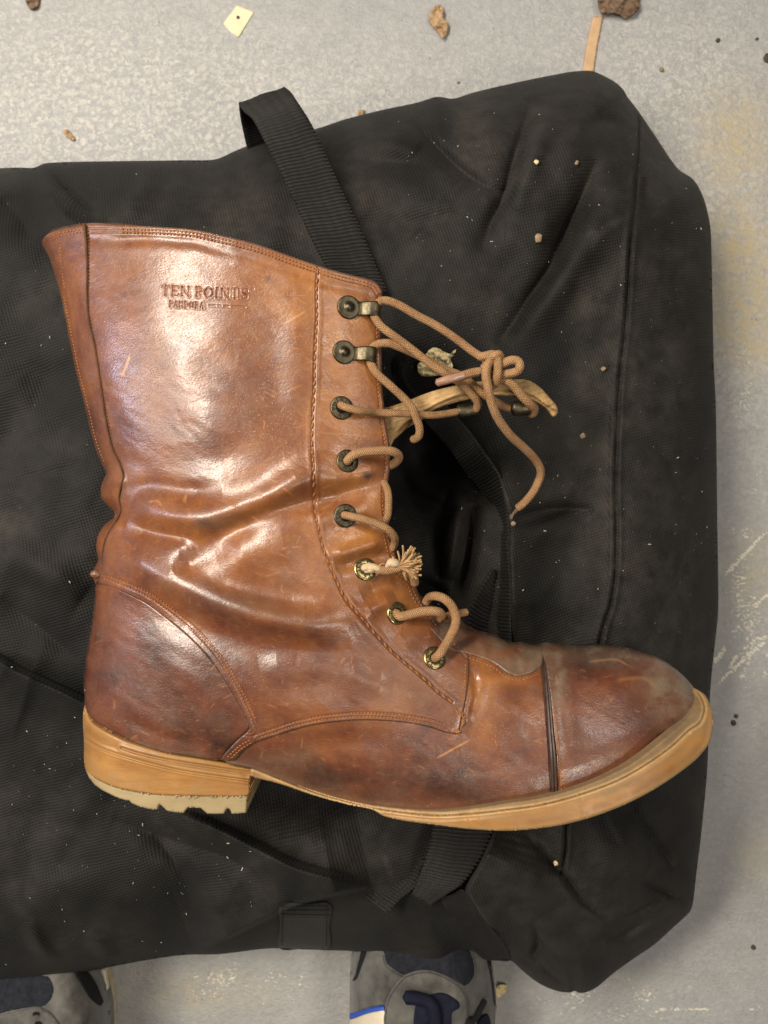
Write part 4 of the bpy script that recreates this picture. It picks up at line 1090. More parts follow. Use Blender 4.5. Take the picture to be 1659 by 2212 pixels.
# the side the boot lies on, and its lining seen at the mouth
MP = cr([(x, y - (5 if 100 < x < 260 else -2)) for x, y in collar] + [(x - 6, y) for x, y in facing[:15]] + [(905, 1292), (940, 1316), (996, 1342), (1044, 1368), (1107, 1391), (1163, 1397)] + toetop[1:] + [(1504, 1516), (1478, 1556), (1367, 1642), (1250, 1698), (1091, 1732), (933, 1748), (755, 1727), (606, 1675), (477, 1637), (283, 1597), (188, 1540)] + heelsil[::-1] + leftsil[::-1][:-1], True, 8)
slab("inner_side", MP, lambda px, py, d: ZM + np.maximum(boot_h(px, py, False) - 8, -1) * PX, lambda px, py, d, z: ZM - np.minimum(np.sqrt(np.maximum(d, 0) * 110), 165) * PX, LINING, boot, 4, back=True)
# turned seam edge between back strip and quarter
tube('seam_cord', [(x, y, float(boot_z(x, y, 6.5, False)[0])) for x, y in [(183, 484)] + bstrip[1:-1]], [.0008, .0007, .0006, .0005], DARKSTITCH, bs, 8, 4)
# bar tack at the top of the heel
V, Q = lathe([(.0001, .0019), (.0016, .0016), (.0026, .0006), (.0028, -.0006), (.002, -.0014), (.0001, -.002)], 12)
V = V * [1.15, .85, 1]; V = V * (1 + .10 * vnoise(V[:, 0] * 900 + 3, V[:, 1] * 900 + V[:, 2] * 700, 3))[:, None]
a = np.zeros((len(V), 3)); a[:, 0] = .35; a[:, 1] = .35
obj("heel_tack", mesh("heel_tack", V, Q, LEATHER, True, a), boot, Matrix.Translation(Vector([float(v) for v in at(207, 1240, boot_z(212, 1240)[0] + .001)])))

# sole ----------------------------------------------------------------------------
def band(lo, hi): return cr(lo + hi[::-1], True, 5)
def grime(base, lines=(), edge=.25):
    def f(px, py, d):
        g = base + .35 * fbm(px / 40, py / 18, 83, 4) + edge * np.exp(-d / 4) + blob(px, py, 1490, 1560, 70, 60, .35) + blob(px, py, 1300, 1690, 120, 14, .25)
        for pts, w, v in lines:
            i, dd, s, _ = line_dist(px, py, cr(pts, seg=6), w * 3)
            if len(i): g[i] += v * np.exp(-(dd / w)**2)
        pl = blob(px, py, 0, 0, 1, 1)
        for pts in (midline, solebot):  # midline highlight put into the colour; lower edge also paler
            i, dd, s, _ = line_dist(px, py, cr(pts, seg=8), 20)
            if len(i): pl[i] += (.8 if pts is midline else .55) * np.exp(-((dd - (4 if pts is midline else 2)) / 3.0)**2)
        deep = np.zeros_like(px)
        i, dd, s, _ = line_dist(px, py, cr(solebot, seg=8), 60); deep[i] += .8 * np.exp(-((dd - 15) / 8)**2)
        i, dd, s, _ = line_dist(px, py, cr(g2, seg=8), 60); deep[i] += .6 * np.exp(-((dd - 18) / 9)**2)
        return np.stack([np.clip(g, 0, 1), np.clip(pl, 0, 1), np.clip(deep, 0, 1)], 1)
    return f
g1 = [(262, 1616), (300, 1628), (358, 1641), (457, 1657), (540, 1669)]; g2 = [(180, 1592), (200, 1607), (219, 1617), (258, 1631), (333, 1652), (407, 1668), (540, 1687)]
solz = lambda px, py: ZM + wside(px, py) * PX
def cracks(px, py, amp):
    return -amp * (np.abs(((px + 6 * vnoise(px / 30, py / 6, 91)) % 27) - 13) < 1.1) * (vnoise(px / 34, px * 0, 95) > -.1) * (px > 820) * (px < 1260)
wl_in = [(x + (0 if x < 1400 else -2 if x < 1495 else -4), y - (1 if x < 1480 else 1)) for x, y in welt[8:]]
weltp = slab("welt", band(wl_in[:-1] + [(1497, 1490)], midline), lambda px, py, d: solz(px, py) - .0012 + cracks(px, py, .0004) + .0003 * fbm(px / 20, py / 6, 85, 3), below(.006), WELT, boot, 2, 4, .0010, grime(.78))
gro = cr([(x, y + 9) for x, y in midline[4:-4]], seg=6)
def outz(px, py, d):
    z = solz(px, py) + .0004
    i, dd, s, _ = line_dist(px, py, gro, 20)
    if len(i): z[i] += -.0007 * np.exp(-(dd / 2.2)**2)
    return z + cracks(px, py, .0003)
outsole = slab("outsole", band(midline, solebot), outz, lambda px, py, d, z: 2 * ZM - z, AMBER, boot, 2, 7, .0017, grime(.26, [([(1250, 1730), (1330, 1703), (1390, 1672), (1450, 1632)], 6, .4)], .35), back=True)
g1 = [(262, 1616), (300, 1628), (358, 1641), (457, 1657), (540, 1669)]; g2 = [(180, 1592), (200, 1607), (219, 1617), (258, 1631), (333, 1652), (407, 1668), (540, 1687)]
def heelz(px, py, d):
    z = ZM + (wside(px) - 7) * PX
    i, dd, s, _ = line_dist(px, py, WELTL, 20)
    if len(i): z[i] -= 12 * PX * np.exp(-(dd / 5)**2)
    for g, w, a in ((g1, 2.2, -.0009), (g2, 2.4, -.0012)):
        i, dd, s, _ = line_dist(px, py, cr(g, seg=6), 30)
        if len(i): z[i] += a * np.exp(-(dd / w)**2) + .0005 * np.exp(-((dd - 5) / 3)**2)
    return z + .00005 * fbm(px / 90, py / 3, 87, 3)
HP = cr([(x, y + (1 if x > 200 else 0)) for x, y in welt[:9]] + [(545, 1665), (541, 1678), (540, 1692), (535, 1719), (432, 1720), (333, 1716), (258, 1703), (209, 1683), (184, 1661), (181, 1600), (179, 1550)], True, 5)
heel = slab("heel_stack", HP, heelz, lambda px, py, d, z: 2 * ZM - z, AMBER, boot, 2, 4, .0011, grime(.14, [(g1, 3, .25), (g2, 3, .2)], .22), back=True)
HT = cr([(184, 1661), (209, 1683), (258, 1703), (333, 1716), (432, 1720), (535, 1719)], False, 5).tolist() + [(534, 1735), (532, 1756), (516, 1757.5), (501, 1758), (497, 1749), (491, 1746), (487, 1752), (484, 1758), (466, 1758.5), (448, 1758), (441, 1752), (434, 1746), (420, 1744.5), (406, 1745), (401, 1751), (397, 1756), (378, 1755), (361, 1752), (354, 1745), (345, 1737), (342, 1742), (340, 1749), (322, 1748), (300, 1742), (284, 1735), (279, 1729), (272, 1729), (255, 1724), (240, 1717), (222, 1708), (205, 1696), (192, 1680)]
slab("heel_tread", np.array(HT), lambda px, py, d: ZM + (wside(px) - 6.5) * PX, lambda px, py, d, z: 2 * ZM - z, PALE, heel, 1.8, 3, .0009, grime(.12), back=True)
lib = []
for k in range(26):
    x = rng.uniform(300, 530); y = np.interp(x, [184, 209, 258, 333, 432, 535], [1661, 1683, 1703, 1716, 1720, 1719])
    z = float(ZM + (wside(x) - 6) * PX) + .0001
    tube("", [(x, y, z), (x + rng.uniform(-4, 4), y + rng.uniform(1, 3), z + .0004), (x + rng.uniform(-5, 5), y + rng.uniform(1, 8), z + .0003)], [.0003, .0001], PALE, None, 4, 2, lib=lib)
join("moulding_flash", lib, COTTON, heel, "stuff")

# stitching ---------------------------------------------------------------------------
P, w, d = row(mainseam, 18.5, lambda x, y: boot_z(x, y, 5, False), .16)
cap = None
for k in range(len(w)):
    if cap is None:
        cap = mesh("stitch", CAPV * [.0031, .00068, .00062], CAPQ, STITCH)
    f = frame(d[k]); M = Matrix([[*f[0], w[k][0]], [*f[1], w[k][1]], [*f[2], w[k][2] + .0001], [0, 0, 0, 1]])
    obj("stitch", cap, quarter, M)
lib, dk = [], []
qz = lambda x, y: boot_z(x, y, 5, False)
def offset(path, o):
    L = cr(path, seg=5)[:, :2]; T = np.gradient(L, axis=0); T /= np.linalg.norm(T, axis=1)[:, None]
    return np.stack([L[:, 0] - T[:, 1] * o, L[:, 1] + T[:, 0] * o], 1)[1:-1].tolist()
stitch_lib(lib, offset(collar[6:-1], 7.5), 8, qz, .0014, .0005, 0, .25); stitch_lib(lib, offset(collar[6:-1], 14.5), 8, qz, .0014, .0005, 0, .25)
stitch_lib(lib, offset(facing[:-1], 9), 8.5, qz, .0014, .00048, 0, .3)
stitch_lib(lib, offset(facing[9:17], 16), 8.5, qz, .0014, .00045, 0, .3)
stitch_lib(lib, offset(front, 8), 8, qz, .0014, .0005, 0, .3)
stitch_lib(lib, [(982, 1575), (992, 1582)], 4, qz, .0030, .0006, .0003, -1.0); stitch_lib(lib, [(984, 1535), (1000, 1546), (998, 1570)], 7, qz, .0034, .0005, .0006, .6)
for o in (8, 16): stitch_lib(lib, offset(qbot[:-3], o), 7.5, qz, .0012, .00042, -.0002, .3)
for o in (14, 22):
    L = cr(cedge, seg=5)[:, :2]; T = np.gradient(L, axis=0); T /= np.linalg.norm(T, axis=1)[:, None]; s = np.linspace(0, 1, len(L)); oo = o - 2 + 22 * s * (1 - s)
    stitch_lib(lib, np.stack([L[:, 0] - T[:, 1] * oo, L[:, 1] + T[:, 0] * oo], 1)[3:-3].tolist(), 7, qz, .0012, .00042, -.0002, .3)
for o in (-3, 4): stitch_lib(lib, offset([(545, 1600), (524, 1612), (508, 1625), (493, 1640)], o), 7, qz, .0014, .0005, 0, .3)
stitch_lib(dk, [(x + 5, y) for x, y in bstrip[:9]], 7.5, qz, .0011, .0004, 0)
join("fine_stitching", lib, STITCH, quarter, "stuff"); 
join("edge_stitching", dk, DARKSTITCH, quarter, "stuff")
lib = []
stitch_lib(lib, [(x + (20 if k > 6 else 16), y) for k, (x, y) in enumerate(leftsil[1:10])][:0] + [(128, 505), (131, 560), (139, 620), (150, 690), (160, 760), (174, 840), (190, 910), (205, 965)][:3], 7, lambda x, y: boot_z(x, y, 2.5, False), .0012, .0004, 0)
stitch_lib(lib, offset(leftsil[2:8], -6), 7, lambda x, y: boot_z(x, y, 2.5, False), .0011, .0004, 0)
for o in (7, 13): stitch_lib(lib, offset(collar[1:6], o), 8, lambda x, y: boot_z(x, y, 2.5, False), .0013, .0005, 0, .25)
join("fine_stitching", lib, STITCH, bs, "stuff")
lib = []
stitch_lib(lib, [(1208, 1470), (1216, 1580), (1221, 1640), (1224, 1705)][:0] + [(1187, 1470), (1203, 1580), (1209, 1640), (1213, 1705)], 8, lambda x, y: boot_z(x, y, 3.5, False), .0013, .0005, 0)
join("fine_stitching", lib, STITCH, toe, "stuff")
lib = []
stitch_lib(lib, [(1012, 1420), (1044, 1433), (1068, 1443), (1096, 1464), (1120, 1469), (1145, 1463), (1165, 1455)], 8, lambda x, y: boot_z(x, y, 0, False), .0013, .00045, 0, .4)
join("fine_stitching", lib, STITCH, vamp, "stuff")

# eyelets ---------------------------------------------------------------------------------
def tilt(px, py, off=5.0, spin=0.0):
    e = 10
    a = at(px + e, py, boot_z(px + e, py, off, False)[0]) - at(px - e, py, boot_z(px - e, py, off, False)[0])
    b = at(px, py - e, boot_z(px, py - e, off, False)[0]) - at(px, py + e, boot_z(px, py + e, off, False)[0])
    a, b = np.ravel(a), np.ravel(b)
    n = np.cross(a, b); n /= np.linalg.norm(n); a = a / np.linalg.norm(a); b = np.cross(n, a)
    c, s = math.cos(spin), math.sin(spin)
    x, y = a * c + b * s, -a * s + b * c
    o = np.ravel(at(px, py, boot_z(px, py, off, False)[0]))
    return Matrix([[x[0], y[0], n[0], o[0]], [x[1], y[1], n[1], o[1]], [x[2], y[2], n[2], o[2]], [0, 0, 0, 1]])
EV, EQ = lathe([(.0023, -.0012), (.0024, .0003), (.0027, .0007), (.0032, .0008), (.0050, .00075), (.0056, .0005), (.0059, .0000), (.0058, -.0006)], 32)
ring_old = mesh("eyelet", EV, EQ, BRASS); ring_new = mesh("eyelet", EV, EQ, BRIGHTBRASS)
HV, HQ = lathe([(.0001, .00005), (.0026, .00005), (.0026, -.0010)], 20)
holem = mesh("eyelet_hole", HV, HQ, HOLE)  # dark disc painted as the shade down the eyelet
def ring_text(text):
    V, F, o = [], [], 0
    n = len(text); R = .0041; h = .0019
    for k, chx in enumerate(text):
        if chx == ' ': continue
        a = math.pi - 2 * math.pi * k / n
        for p, t in FONT[chx]:
            q = cr(p, seg=.2)[:, :2] if len(p) > 2 else np.array(p)
            q = (q - .5) * [.0016, -h]
            w = .00030 if t else .00022
            T = np.gradient(q, axis=0); T /= np.linalg.norm(T, axis=1)[:, None] + 1e-12; Nn = np.stack([-T[:, 1], T[:, 0]], 1) * w
            ring = []
            for side in (Nn, -Nn):
                s = q + side
                r = R + s[:, 1]; th = a - math.pi * 0 - s[:, 0] / R
                zz = np.interp(r, [.0027, .0032, .0050, .0056], [.0007, .0008, .00075, .0005]) + .00005
                ring.append(np.stack([r * np.cos(th), r * np.sin(th), zz], 1))
            m = len(q); V += [ring[0], ring[1]]
            i = np.arange(m - 1)
            F.append(np.stack([i + o, i + o + m, i + 1 + o + m, i + 1 + o], 1)); o += 2 * m
    return mesh("lettering", np.concatenate(V), np.concatenate(F), INK, False)
txt = ring_text("TEN POINTS ")
eyes = [(738, 881, 0, 2.4), (751, 996, 0, 2.2), (746, 1114, 0, .8), (789, 1229, 1, .3), (858, 1325, 1, 0), (939, 1421, 1, 1.0)]
for x, y, nw, sp in eyes:
    M = tilt(x, y, 5.5, sp)
    e = obj("eyelet", ring_new if nw else ring_old, boot, M)
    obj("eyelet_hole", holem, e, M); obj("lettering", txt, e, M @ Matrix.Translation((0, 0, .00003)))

# speed hooks ---------------------------------------------------------------------------------
def hook_mesh():
    V, Q = lathe([(.0001, .0026), (.0010, .0024), (.0019, .0017), (.0025, .0011), (.0032, .0008), (.0044, .0009), (.0053, .0011), (.0058, .0007), (.0059, .0)], 36)
    pr = [(.0040, .0008), (.0056, .0009), (.0068, .0013), (.0082, .0024), (.0098, .0036), (.0116, .0042), (.0136, .0043), (.0152, .0037), (.0161, .0025), (.0163, .0012), (.0158, .0003), (.0146, .0001), (.0120, .0001)]
    hw = [.0038, .0034, .0034, .0036, .0035, .0037, .0038, .0038, .0038, .0038, .0037, .0036, .0034]
    p = cr([(a * 1e4, b * 1e4, c * 1e4) for (a, b), c in zip(pr, hw)], seg=4) / 1e4
    t = np.linspace(-1, 1, 11)
    W = np.stack([np.broadcast_to(p[:, 0:1], (len(p), 11)) , p[:, 2:3] * t, np.broadcast_to(p[:, 1:2], (len(p), 11)) - .00025 * t**4], -1)
    I = np.arange(W.shape[0] * 11).reshape(-1, 11)
    Q2 = np.stack([I[:-1, :-1], I[1:, :-1], I[1:, 1:], I[:-1, 1:]], -1).reshape(-1, 4)
    return V, Q, W.reshape(-1, 3), Q2
dV, dQ, nV, nQ = hook_mesh()
hm = mesh("hook_plate", dV, dQ, BRASS); nm = mesh("hook_barrel", nV, nQ, BRASS)
for x, y in ((753, 664), (743, 761)):
    M = tilt(x, y, 5.5, -.12)
    # keep the plate flat on the leather but level its barrel
    h = bpy.data.objects.new("lace_hook", None); h.empty_display_size = .005; hold(h, boot, M)
    obj("hook_plate", hm, h, M)
    b = obj("hook_barrel", nm, h, M); md = b.modifiers.new("thickness", 'SOLIDIFY'); md.thickness = .0007; md.offset = -1

# laces --------------------------------------------------------------------------------------------
LR = .00206
def bz(x, y, o): return float(boot_z(x, y, 5, False)[0]) + o
z1 = bz(738, 881, 0)
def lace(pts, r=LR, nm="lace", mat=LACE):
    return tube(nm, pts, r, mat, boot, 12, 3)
def r2(x, y, z): return R2([(x, y)])[0] + (z,)
zf = bz(800, 760, 0)           # height of the facing
lace([r2(1160, 655, zf + .001), r2(1100, 618, zf + .001), r2(1010, 550, zf + .0015), r2(915, 487, zf + .0025), r2(820, 437, zf + .0035), r2(740, 390, zf + .004), r2(690, 368, zf + .0035), r2(650, 362, zf + .002), r2(622, 376, zf + .0018), r2(604, 410, zf + .0016), r2(604, 440, zf + .0022), r2(640, 492, zf + .003),
      r2(720, 552, zf + .003), r2(800, 612, zf + .002), r2(880, 675, zf + .0015), r2(950, 722, zf + .001), r2(1020, 765, zf - .001), r2(1075, 812, zf - .003), r2(1118, 862, zf - .006), r2(1122, 895, zf - .009), r2(1095, 920, zf - .012), r2(1060, 920, zf - .013)])
lace([r2(1310, 908, zf - .015), r2(1260, 895, zf - .012), r2(1215, 870, zf - .009), r2(1160, 838, zf - .006), r2(1100, 785, zf - .005), r2(1030, 735, zf - .005), r2(960, 710, zf - .005), r2(880, 665, zf - .004), r2(800, 626, zf - .002), r2(730, 595, zf + .0015), r2(680, 577, zf + .0025), r2(635, 578, zf + .002), r2(600, 595, zf + .0016), r2(580, 630, zf + .0016), r2(580, 660, zf + .0022), r2(610, 720, zf + .003),
      r2(680, 785, zf + .003), r2(745, 845, zf + .002), r2(790, 895, zf + .001), r2(815, 950, zf - .001), r2(832, 1005, zf - .004), r2(826, 1045, zf - .008), r2(800, 1060, zf - .013)])
lace([r2(430, 884, z1 - .002), r2(442, 890, z1 + .0025), r2(475, 902, z1 + .0036), r2(540, 918, z1 + .0026), r2(620, 924, zf + .0026), r2(700, 928, zf + .002), r2(800, 932, zf - .003), r2(900, 938, zf - .006), r2(970, 930, zf - .009), r2(1045, 916, zf - .012)], LR * .92)
z2 = bz(751, 996, 0)
lace([r2(462, 1178, z2 - .003), r2(470, 1166, z2 + .001), r2(500, 1138, z2 + .0032), r2(560, 1121, z2 + .0034), r2(640, 1116, z2 + .0032), r2(695, 1120, z2 + .002), r2(722, 1134, z2 - .001), r2(727, 1155, z2 - .005), r2(705, 1180, z2 - .010), r2(670, 1195, z2 - .013)], LR * 1.08)
z3 = bz(746, 1114, 0)
lace([r2(445, 1442, z3 - .003), r2(456, 1440, z3 + .001), r2(490, 1447, z3 + .0032), r2(550, 1461, z3 + .003), r2(620, 1484, z3 + .003), r2(670, 1510, z3 + .0022), r2(702, 1542, z3 - .001), r2(708, 1575, z3 - .006), r2(695, 1610, z3 - .010)], LR * .95)
lace([r2(650, 1270, z3 - .008), r2(672, 1320, z3 - .006), r2(676, 1380, z3 - .005), r2(672, 1440, z3 - .006), r2(655, 1480, z3 - .009)], LR * .9)
def r4(x, y, z): return R4([(x, y)])[0] + (z,)
z4 = bz(789, 1229, 0)
lace([r4(415, 445, z4 - .002), r4(445, 432, z4 + .001), r4(500, 432, z4 + .0024), r4(560, 452, z4 + .002)], [.0018, .0022, .0019, .0012], "frayed_core", COTTON)
lace([r4(425, 462, z4 - .001), r4(470, 455, z4 + .0024), r4(515, 446, z4 + .0026), r4(570, 462, z4 + .002)], [.0008, .0013, .0010, .0006], "frayed_core", COTTON)
lace([r4(510, 452, z4 + .0008), r4(560, 452, z4 + .0022), r4(610, 452, z4 + .0025), r4(660, 440, z4 + .0026), r4(720, 425, z4 + .0024)], [.0013, .0022, .0021, .0023, .0014], "frayed_lace")
lace([r4(590, 430, z4 + .003), r4(630, 395, z4 + .004), r4(660, 405, z4 + .0042), r4(690, 425, z4 + .003)], [.0007, .0021, .0023, .0006], "frayed_core", COTTON)
FIBRE = simple('lace_fibre', (.40, .25, .12), .85, .2, .3, 300, 900, .3, .0003)
lib = []
for k in range(95):
    a = rng.normal(-.38, .60); l = rng.uniform(70, 165)
    x0, y0 = 695 + rng.uniform(-8, 8), 425 + rng.uniform(-20, 20)
    b = rng.uniform(-.35, .35); zz = z4 + .0025 + rng.uniform(-.002, .002)
    pts = [(x0 + l * t * math.cos(a + b * t), y0 + l * t * math.sin(a + b * t), zz + .002 * t * rng.uniform(-1, 1)) for t in (0, .33, .66, 1)]
    tube("", R4(pts), [.00055, .00045, .00055], LACE, None, 5, 3, lib=lib)
for k in range(40):
    x0, y0 = rng.uniform(490, 640), rng.uniform(420, 470); a = rng.uniform(0, 6.28); l = rng.uniform(15, 60)
    tube("", R4([(x0, y0, z4 + .002), (x0 + l * .5 * math.cos(a), y0 + l * .5 * math.sin(a), z4 + .0035), (x0 + l * math.cos(a + .6), y0 + l * math.sin(a + .6), z4 + .002)]), [.00022, .00018], LACE, None, 4, 3, lib=lib)
join("frayed_fibres", lib, FIBRE, boot, "stuff")
lace([r4(740, 440, z4 - .005), r4(775, 470, z4 - .004), r4(792, 505, z4 - .006), r4(798, 545, z4 - .010)], LR * 1.1)
z5 = bz(858, 1325, 0); z6 = bz(939, 1421, 0)
lace([r4(648, 775, z5 - .003), r4(664, 766, z5 + .001), r4(695, 786, z5 + .0034), r4(760, 774, z5 + .0032), r4(850, 752, z5 + .0028), r4(930, 748, z5 + .002), r4(978, 758, z5 + .000), r4(994, 780, z5 - .003), r4(985, 805, z5 - .007)], LR * 1.12)
lace([r4(880, 690, z5 - .012), r4(905, 650, z5 - .010), r4(950, 640, z5 - .006), r4(1010, 658, z5 - .003), r4(1065, 710, z5 - .001), r4(1098, 790, z5 + .001), r4(1090, 860, z5 + .002), r4(1060, 930, z5 + .002), r4(1020, 1000, max(z5, z6) + .002), r4(980, 1060, z6 + .0036), r4(950, 1088, z6 + .001), r4(938, 1098, z6 - .003)], LR * 1.12)
lace([r4(1000, 800, z5 - .009), r4(1050, 782, z5 - .008), r4(1110, 768, z5 - .008), r4(1178, 756, z5 - .009)], [.0016, .0022, .0020, .0019], "lace_end", LACE)
# the knot, the aglet and the loose tail
zk = zf + .003
lace([r2(1130, 645, zk - .002), r2(1160, 640, zk), r2(1200, 632, zk + .002), r2(1222, 650, zk + .003), r2(1226, 700, zk + .003), r2(1222, 745, zk + .002), r2(1216, 778, zk - .002), r2(1200, 790, zk - .006)], LR * 1.05)
lace([r2(1185, 655, zk + .000), r2(1205, 640, zk + .004), r2(1232, 632, zk + .003), r2(1238, 660, zk + .000), r2(1225, 690, zk - .002)], LR * 1.0)
lace([r2(1150, 690, zk - .002), r2(1200, 692, zk - .001), r2(1250, 678, zk + .001), r2(1290, 662, zk + .002), r2(1322, 664, zk + .002), r2(1336, 688, zk + .002), r2(1325, 715, zk + .001), r2(1285, 728, zk), r2(1230, 732, zk - .001), r2(1170, 718, zk - .001), r2(1110, 722, zk + .001), r2(1045, 740, zk + .003)], LR * 1.08)
ag = lace([r2(1055, 737, zk + .003), r2(1010, 750, zk + .0035), r2(965, 762, zk + .0035), r2(920, 775, zk + .003)], [.0021, .0022, .0021, .0019], "aglet", AGLET)
lace([r2(1195, 660, zk + .001), r2(1172, 690, zk + .003), r2(1166, 740, zk + .003), r2(1176, 800, zk + .002), r2(1195, 880, zk - .002), r2(1230, 960, zk - .008), r2(1290, 1040, zk - .016), r2(1350, 1095, zk - .024), r2(1405, 1150, zk - .032), r2(1436, 1200, zk - .038), r2(1438, 1245, zk - .042), r2(1408, 1315, zk - .046), r2(1365, 1370, zk - .048), r2(1325, 1405, zk - .050)], LR * 1.1)
lib = []
for k in range(14):
    a = rng.uniform(-6, 6)
    tube("", [r2(1332 + a * .4, 1400 + a * .6, zk - .050), r2(1312 + a, 1425 + a * .4, zk - .051 + rng.uniform(-.001, .001)), r2(1292 + rng.uniform(-10, 8), 1455 + rng.uniform(-12, 10), zk - .053)], [.0007, .0003, .0001], SEAMDARK, None, 5, 3, lib=lib)
join("frayed_tip", lib, DARKLEAF, boot, "stuff")
lace([r2(1225, 760, zk - .004), r2(1262, 762, zk - .003), r2(1300, 785, zk - .004), r2(1345, 840, zk - .007), r2(1385, 880, zk - .010), r2(1408, 905, zk - .014), r2(1400, 930, zk - .018), r2(1380, 925, zk - .021)], LR * 1.1)
# the other facing, folded outwards: a curled strip of leather with its own hooks
FP = cr(R2([(640, 912), (700, 890), (780, 862), (860, 830), (940, 805), (1030, 785), (1120, 770), (1220, 760), (1330, 757), (1385, 765), (1440, 800), (1490, 855), (1520, 890), (1526, 925), (1505, 945), (1470, 905), (1420, 870), (1360, 850), (1270, 838), (1190, 838), (1110, 852), (1040, 866), (960, 888), (890, 918), (830, 952), (770, 992), (715, 1042), (682, 1098), (668, 1060), (645, 990)]), True, 5)
edgel = R2([(680, 1060), (760, 985), (850, 925), (950, 870), (1050, 838), (1150, 822), (1270, 818), (1380, 835), (1440, 868)])
def far_z(px, py, d):
    z = np.interp(px, [820, 900, 1050, 1150, 1210], [zf - .014, zf - .012, zf - .010, zf - .013, zf - .020])
    i, dd, s, sd = line_dist(px, py, cr(edgel, seg=6), 60)
    z = z + .0009 * fbm(px / 60, (py + .35 * px) / 6, 101, 3)
    z[i] += .0022 * sstep(-2, 2, -dd * sd) - .0010 * np.exp(-(dd / 2)**2)
    return z
ff = slab("far_facing", FP, far_z, lambda px, py, d, z: z - .003, SUEDETAN, boot, 2, 4, .0012)
FL = cr(R2([(650, 975), (720, 960), (800, 940), (880, 912), (900, 925), (830, 965), (760, 1010), (700, 1060), (672, 1050)]), True, 5)
slab("far_lining", FL, lambda px, py, d: far_z(px, py, d) - .004, lambda px, py, d, z: z - .003, SUEDETAN, ff, 2, 3, .001)
for a, b in (((1028, 920), (1114, 908)), ((1304, 906), (1378, 900))):
    h = tube("far_hook", [r2(a[0], a[1], zf - .0125), r2((a[0] + b[0]) / 2, (a[1] + b[1]) / 2, zf - .0122), r2(b[0], b[1], zf - .0125)], .0037, BRASS, boot, 16, 4)

# ------------------------------------------------------------------ litter on the floor and on the bag
def flake(name, pts, z, thick, mat, label, cat, curl=.002, seed=1, group=None, step=2.0, seg=4, scale=14):
    P = cr(pts, True, seg) if seg else np.array(pts, float)
    cx, cy = P.mean(0)[:2]
    zz = z if callable(z) else (lambda px, py: 0 * px + z)
    o = slab(name, P, lambda px, py, d: zz(px, py) + thick + curl * (.5 + .5 * fbm(px / scale, py / scale, seed, 3)), lambda px, py, d, q: q - thick, mat, None, step, 2, thick * .3, back=True)
    return tag(o, label, cat, group)
U1 = win(0, 0, .496)
flake("paper_scrap", [(482, 51), (497, 30), (512, 11), (530, 18), (549, 26), (535, 48), (515, 81), (497, 68)], .0, .0004, PAPER, "small cream card scrap lying on the floor at the top, with a dark dot", "paper scrap", .0006, 3, seg=0, scale=40)
V, Q = lathe([(.0001, .0002), (.0011, .0001), (.0013, -.0002)], 10)
sp = bpy.data.objects["paper_scrap"]
obj("ink_dot", mesh("ink_dot", V, Q, GRIT), sp, Matrix.Translation(Vector([float(v) for v in at(514, 37, .0012)])))
flake("dry_leaf", RU([(215, 45), (235, 25), (258, 22), (270, 45), (268, 75), (285, 95), (292, 120), (280, 150), (262, 162), (245, 140), (225, 115), (205, 92), (208, 70)]), 0, .0006, LEAF, "crumpled tan dry leaf on the floor behind the bag, top centre", "leaf", .006, 5, scale=9)
flake("dead_leaf", RU([(935, -60), (1000, -80), (1100, -60), (1108, 0), (1105, 40), (1080, 62), (1045, 78), (1020, 60), (985, 55), (955, 62), (940, 48), (930, 20)]), 0, .0008, DARKLEAF, "dark brown curled leaf cut off by the photo's top edge", "leaf", .008, 6, scale=12)
stick = flake("wooden_stick", [(1281, 36), (1303, 34), (1298, 60), (1290, 100), (1283, 150), (1279, 175), (1256, 175), (1259, 150), (1267, 100), (1275, 60)], 0, .0016, WOOD, "flat pale wooden stick poking out from behind the bag's far corner", "stick", .0004, 7, seg=0, scale=60)
flake("leaf_bit", U1([(275, 570), (290, 562), (305, 575), (315, 590), (325, 605), (312, 614), (300, 600), (285, 592)]), 0, .0005, LEAF, "small tan leaf bit on the rough floor at the far left", "leaf", .003, 8, scale=6)
flake("leaf_bit", RS([(1160, 285), (1200, 275), (1215, 270), (1208, 300), (1195, 330), (1165, 330)]), 0, .0005, LEAF, "tiny tan leaf bit touching the bag's far edge right of the handle loop", "leaf", .003, 9, scale=6)
flake("leaf_bit", RW([(318, 1105), (345, 1100), (372, 1105), (368, 1130), (345, 1155), (322, 1165)]), 0, .0006, HUSK, "pale yellow leaf bit on the floor right of the trainer with navy laces", "leaf", .004, 10, scale=8)
flake("husk_flake", R2([(820, 690), (835, 672), (870, 665), (860, 640), (885, 605), (915, 598), (950, 615), (985, 628), (1018, 602), (1005, 635), (988, 655), (1000, 690), (985, 720), (940, 735), (880, 742), (835, 735)]), lambda px, py: bag_at(px, py) + .005, .0007, HUSK, "papery cream husk lying on the bag under the boot's upper laces", "husk", .007, 12, scale=8)
def pebble(name, x, y, r, mat, label, cat, z=0.0, seed=0, sx=1.0, group=None):
    V, Q = lathe([(.0001, 1.0), (.45, .86), (.8, .5), (.98, .05), (.75, -.5), (.0001, -.6)], 9)
    V = V * (1 + .28 * vnoise(V[:, 0] * 1.7 + seed, V[:, 1] * 1.7 + V[:, 2] * 1.3, seed))[:, None]
    V = V * [r * sx, r, r * .6]
    o = obj(name, mesh(name, V, Q, mat), None, Matrix.Translation(Vector([float(v) for v in at(x, y, z + r * .3)])) @ Matrix.Rotation(seed * 1.3, 4, 'Z'))
    return tag(o, label, cat, group)
def onb(x, y): return float(bag_at(x, y)[0])
pebble("earth_crumb", 1163, 515, .0024, CRUMB, "largest tan crumb on the bag, between the two long folds", "crumb", onb(1163, 515), 1, 1.2)
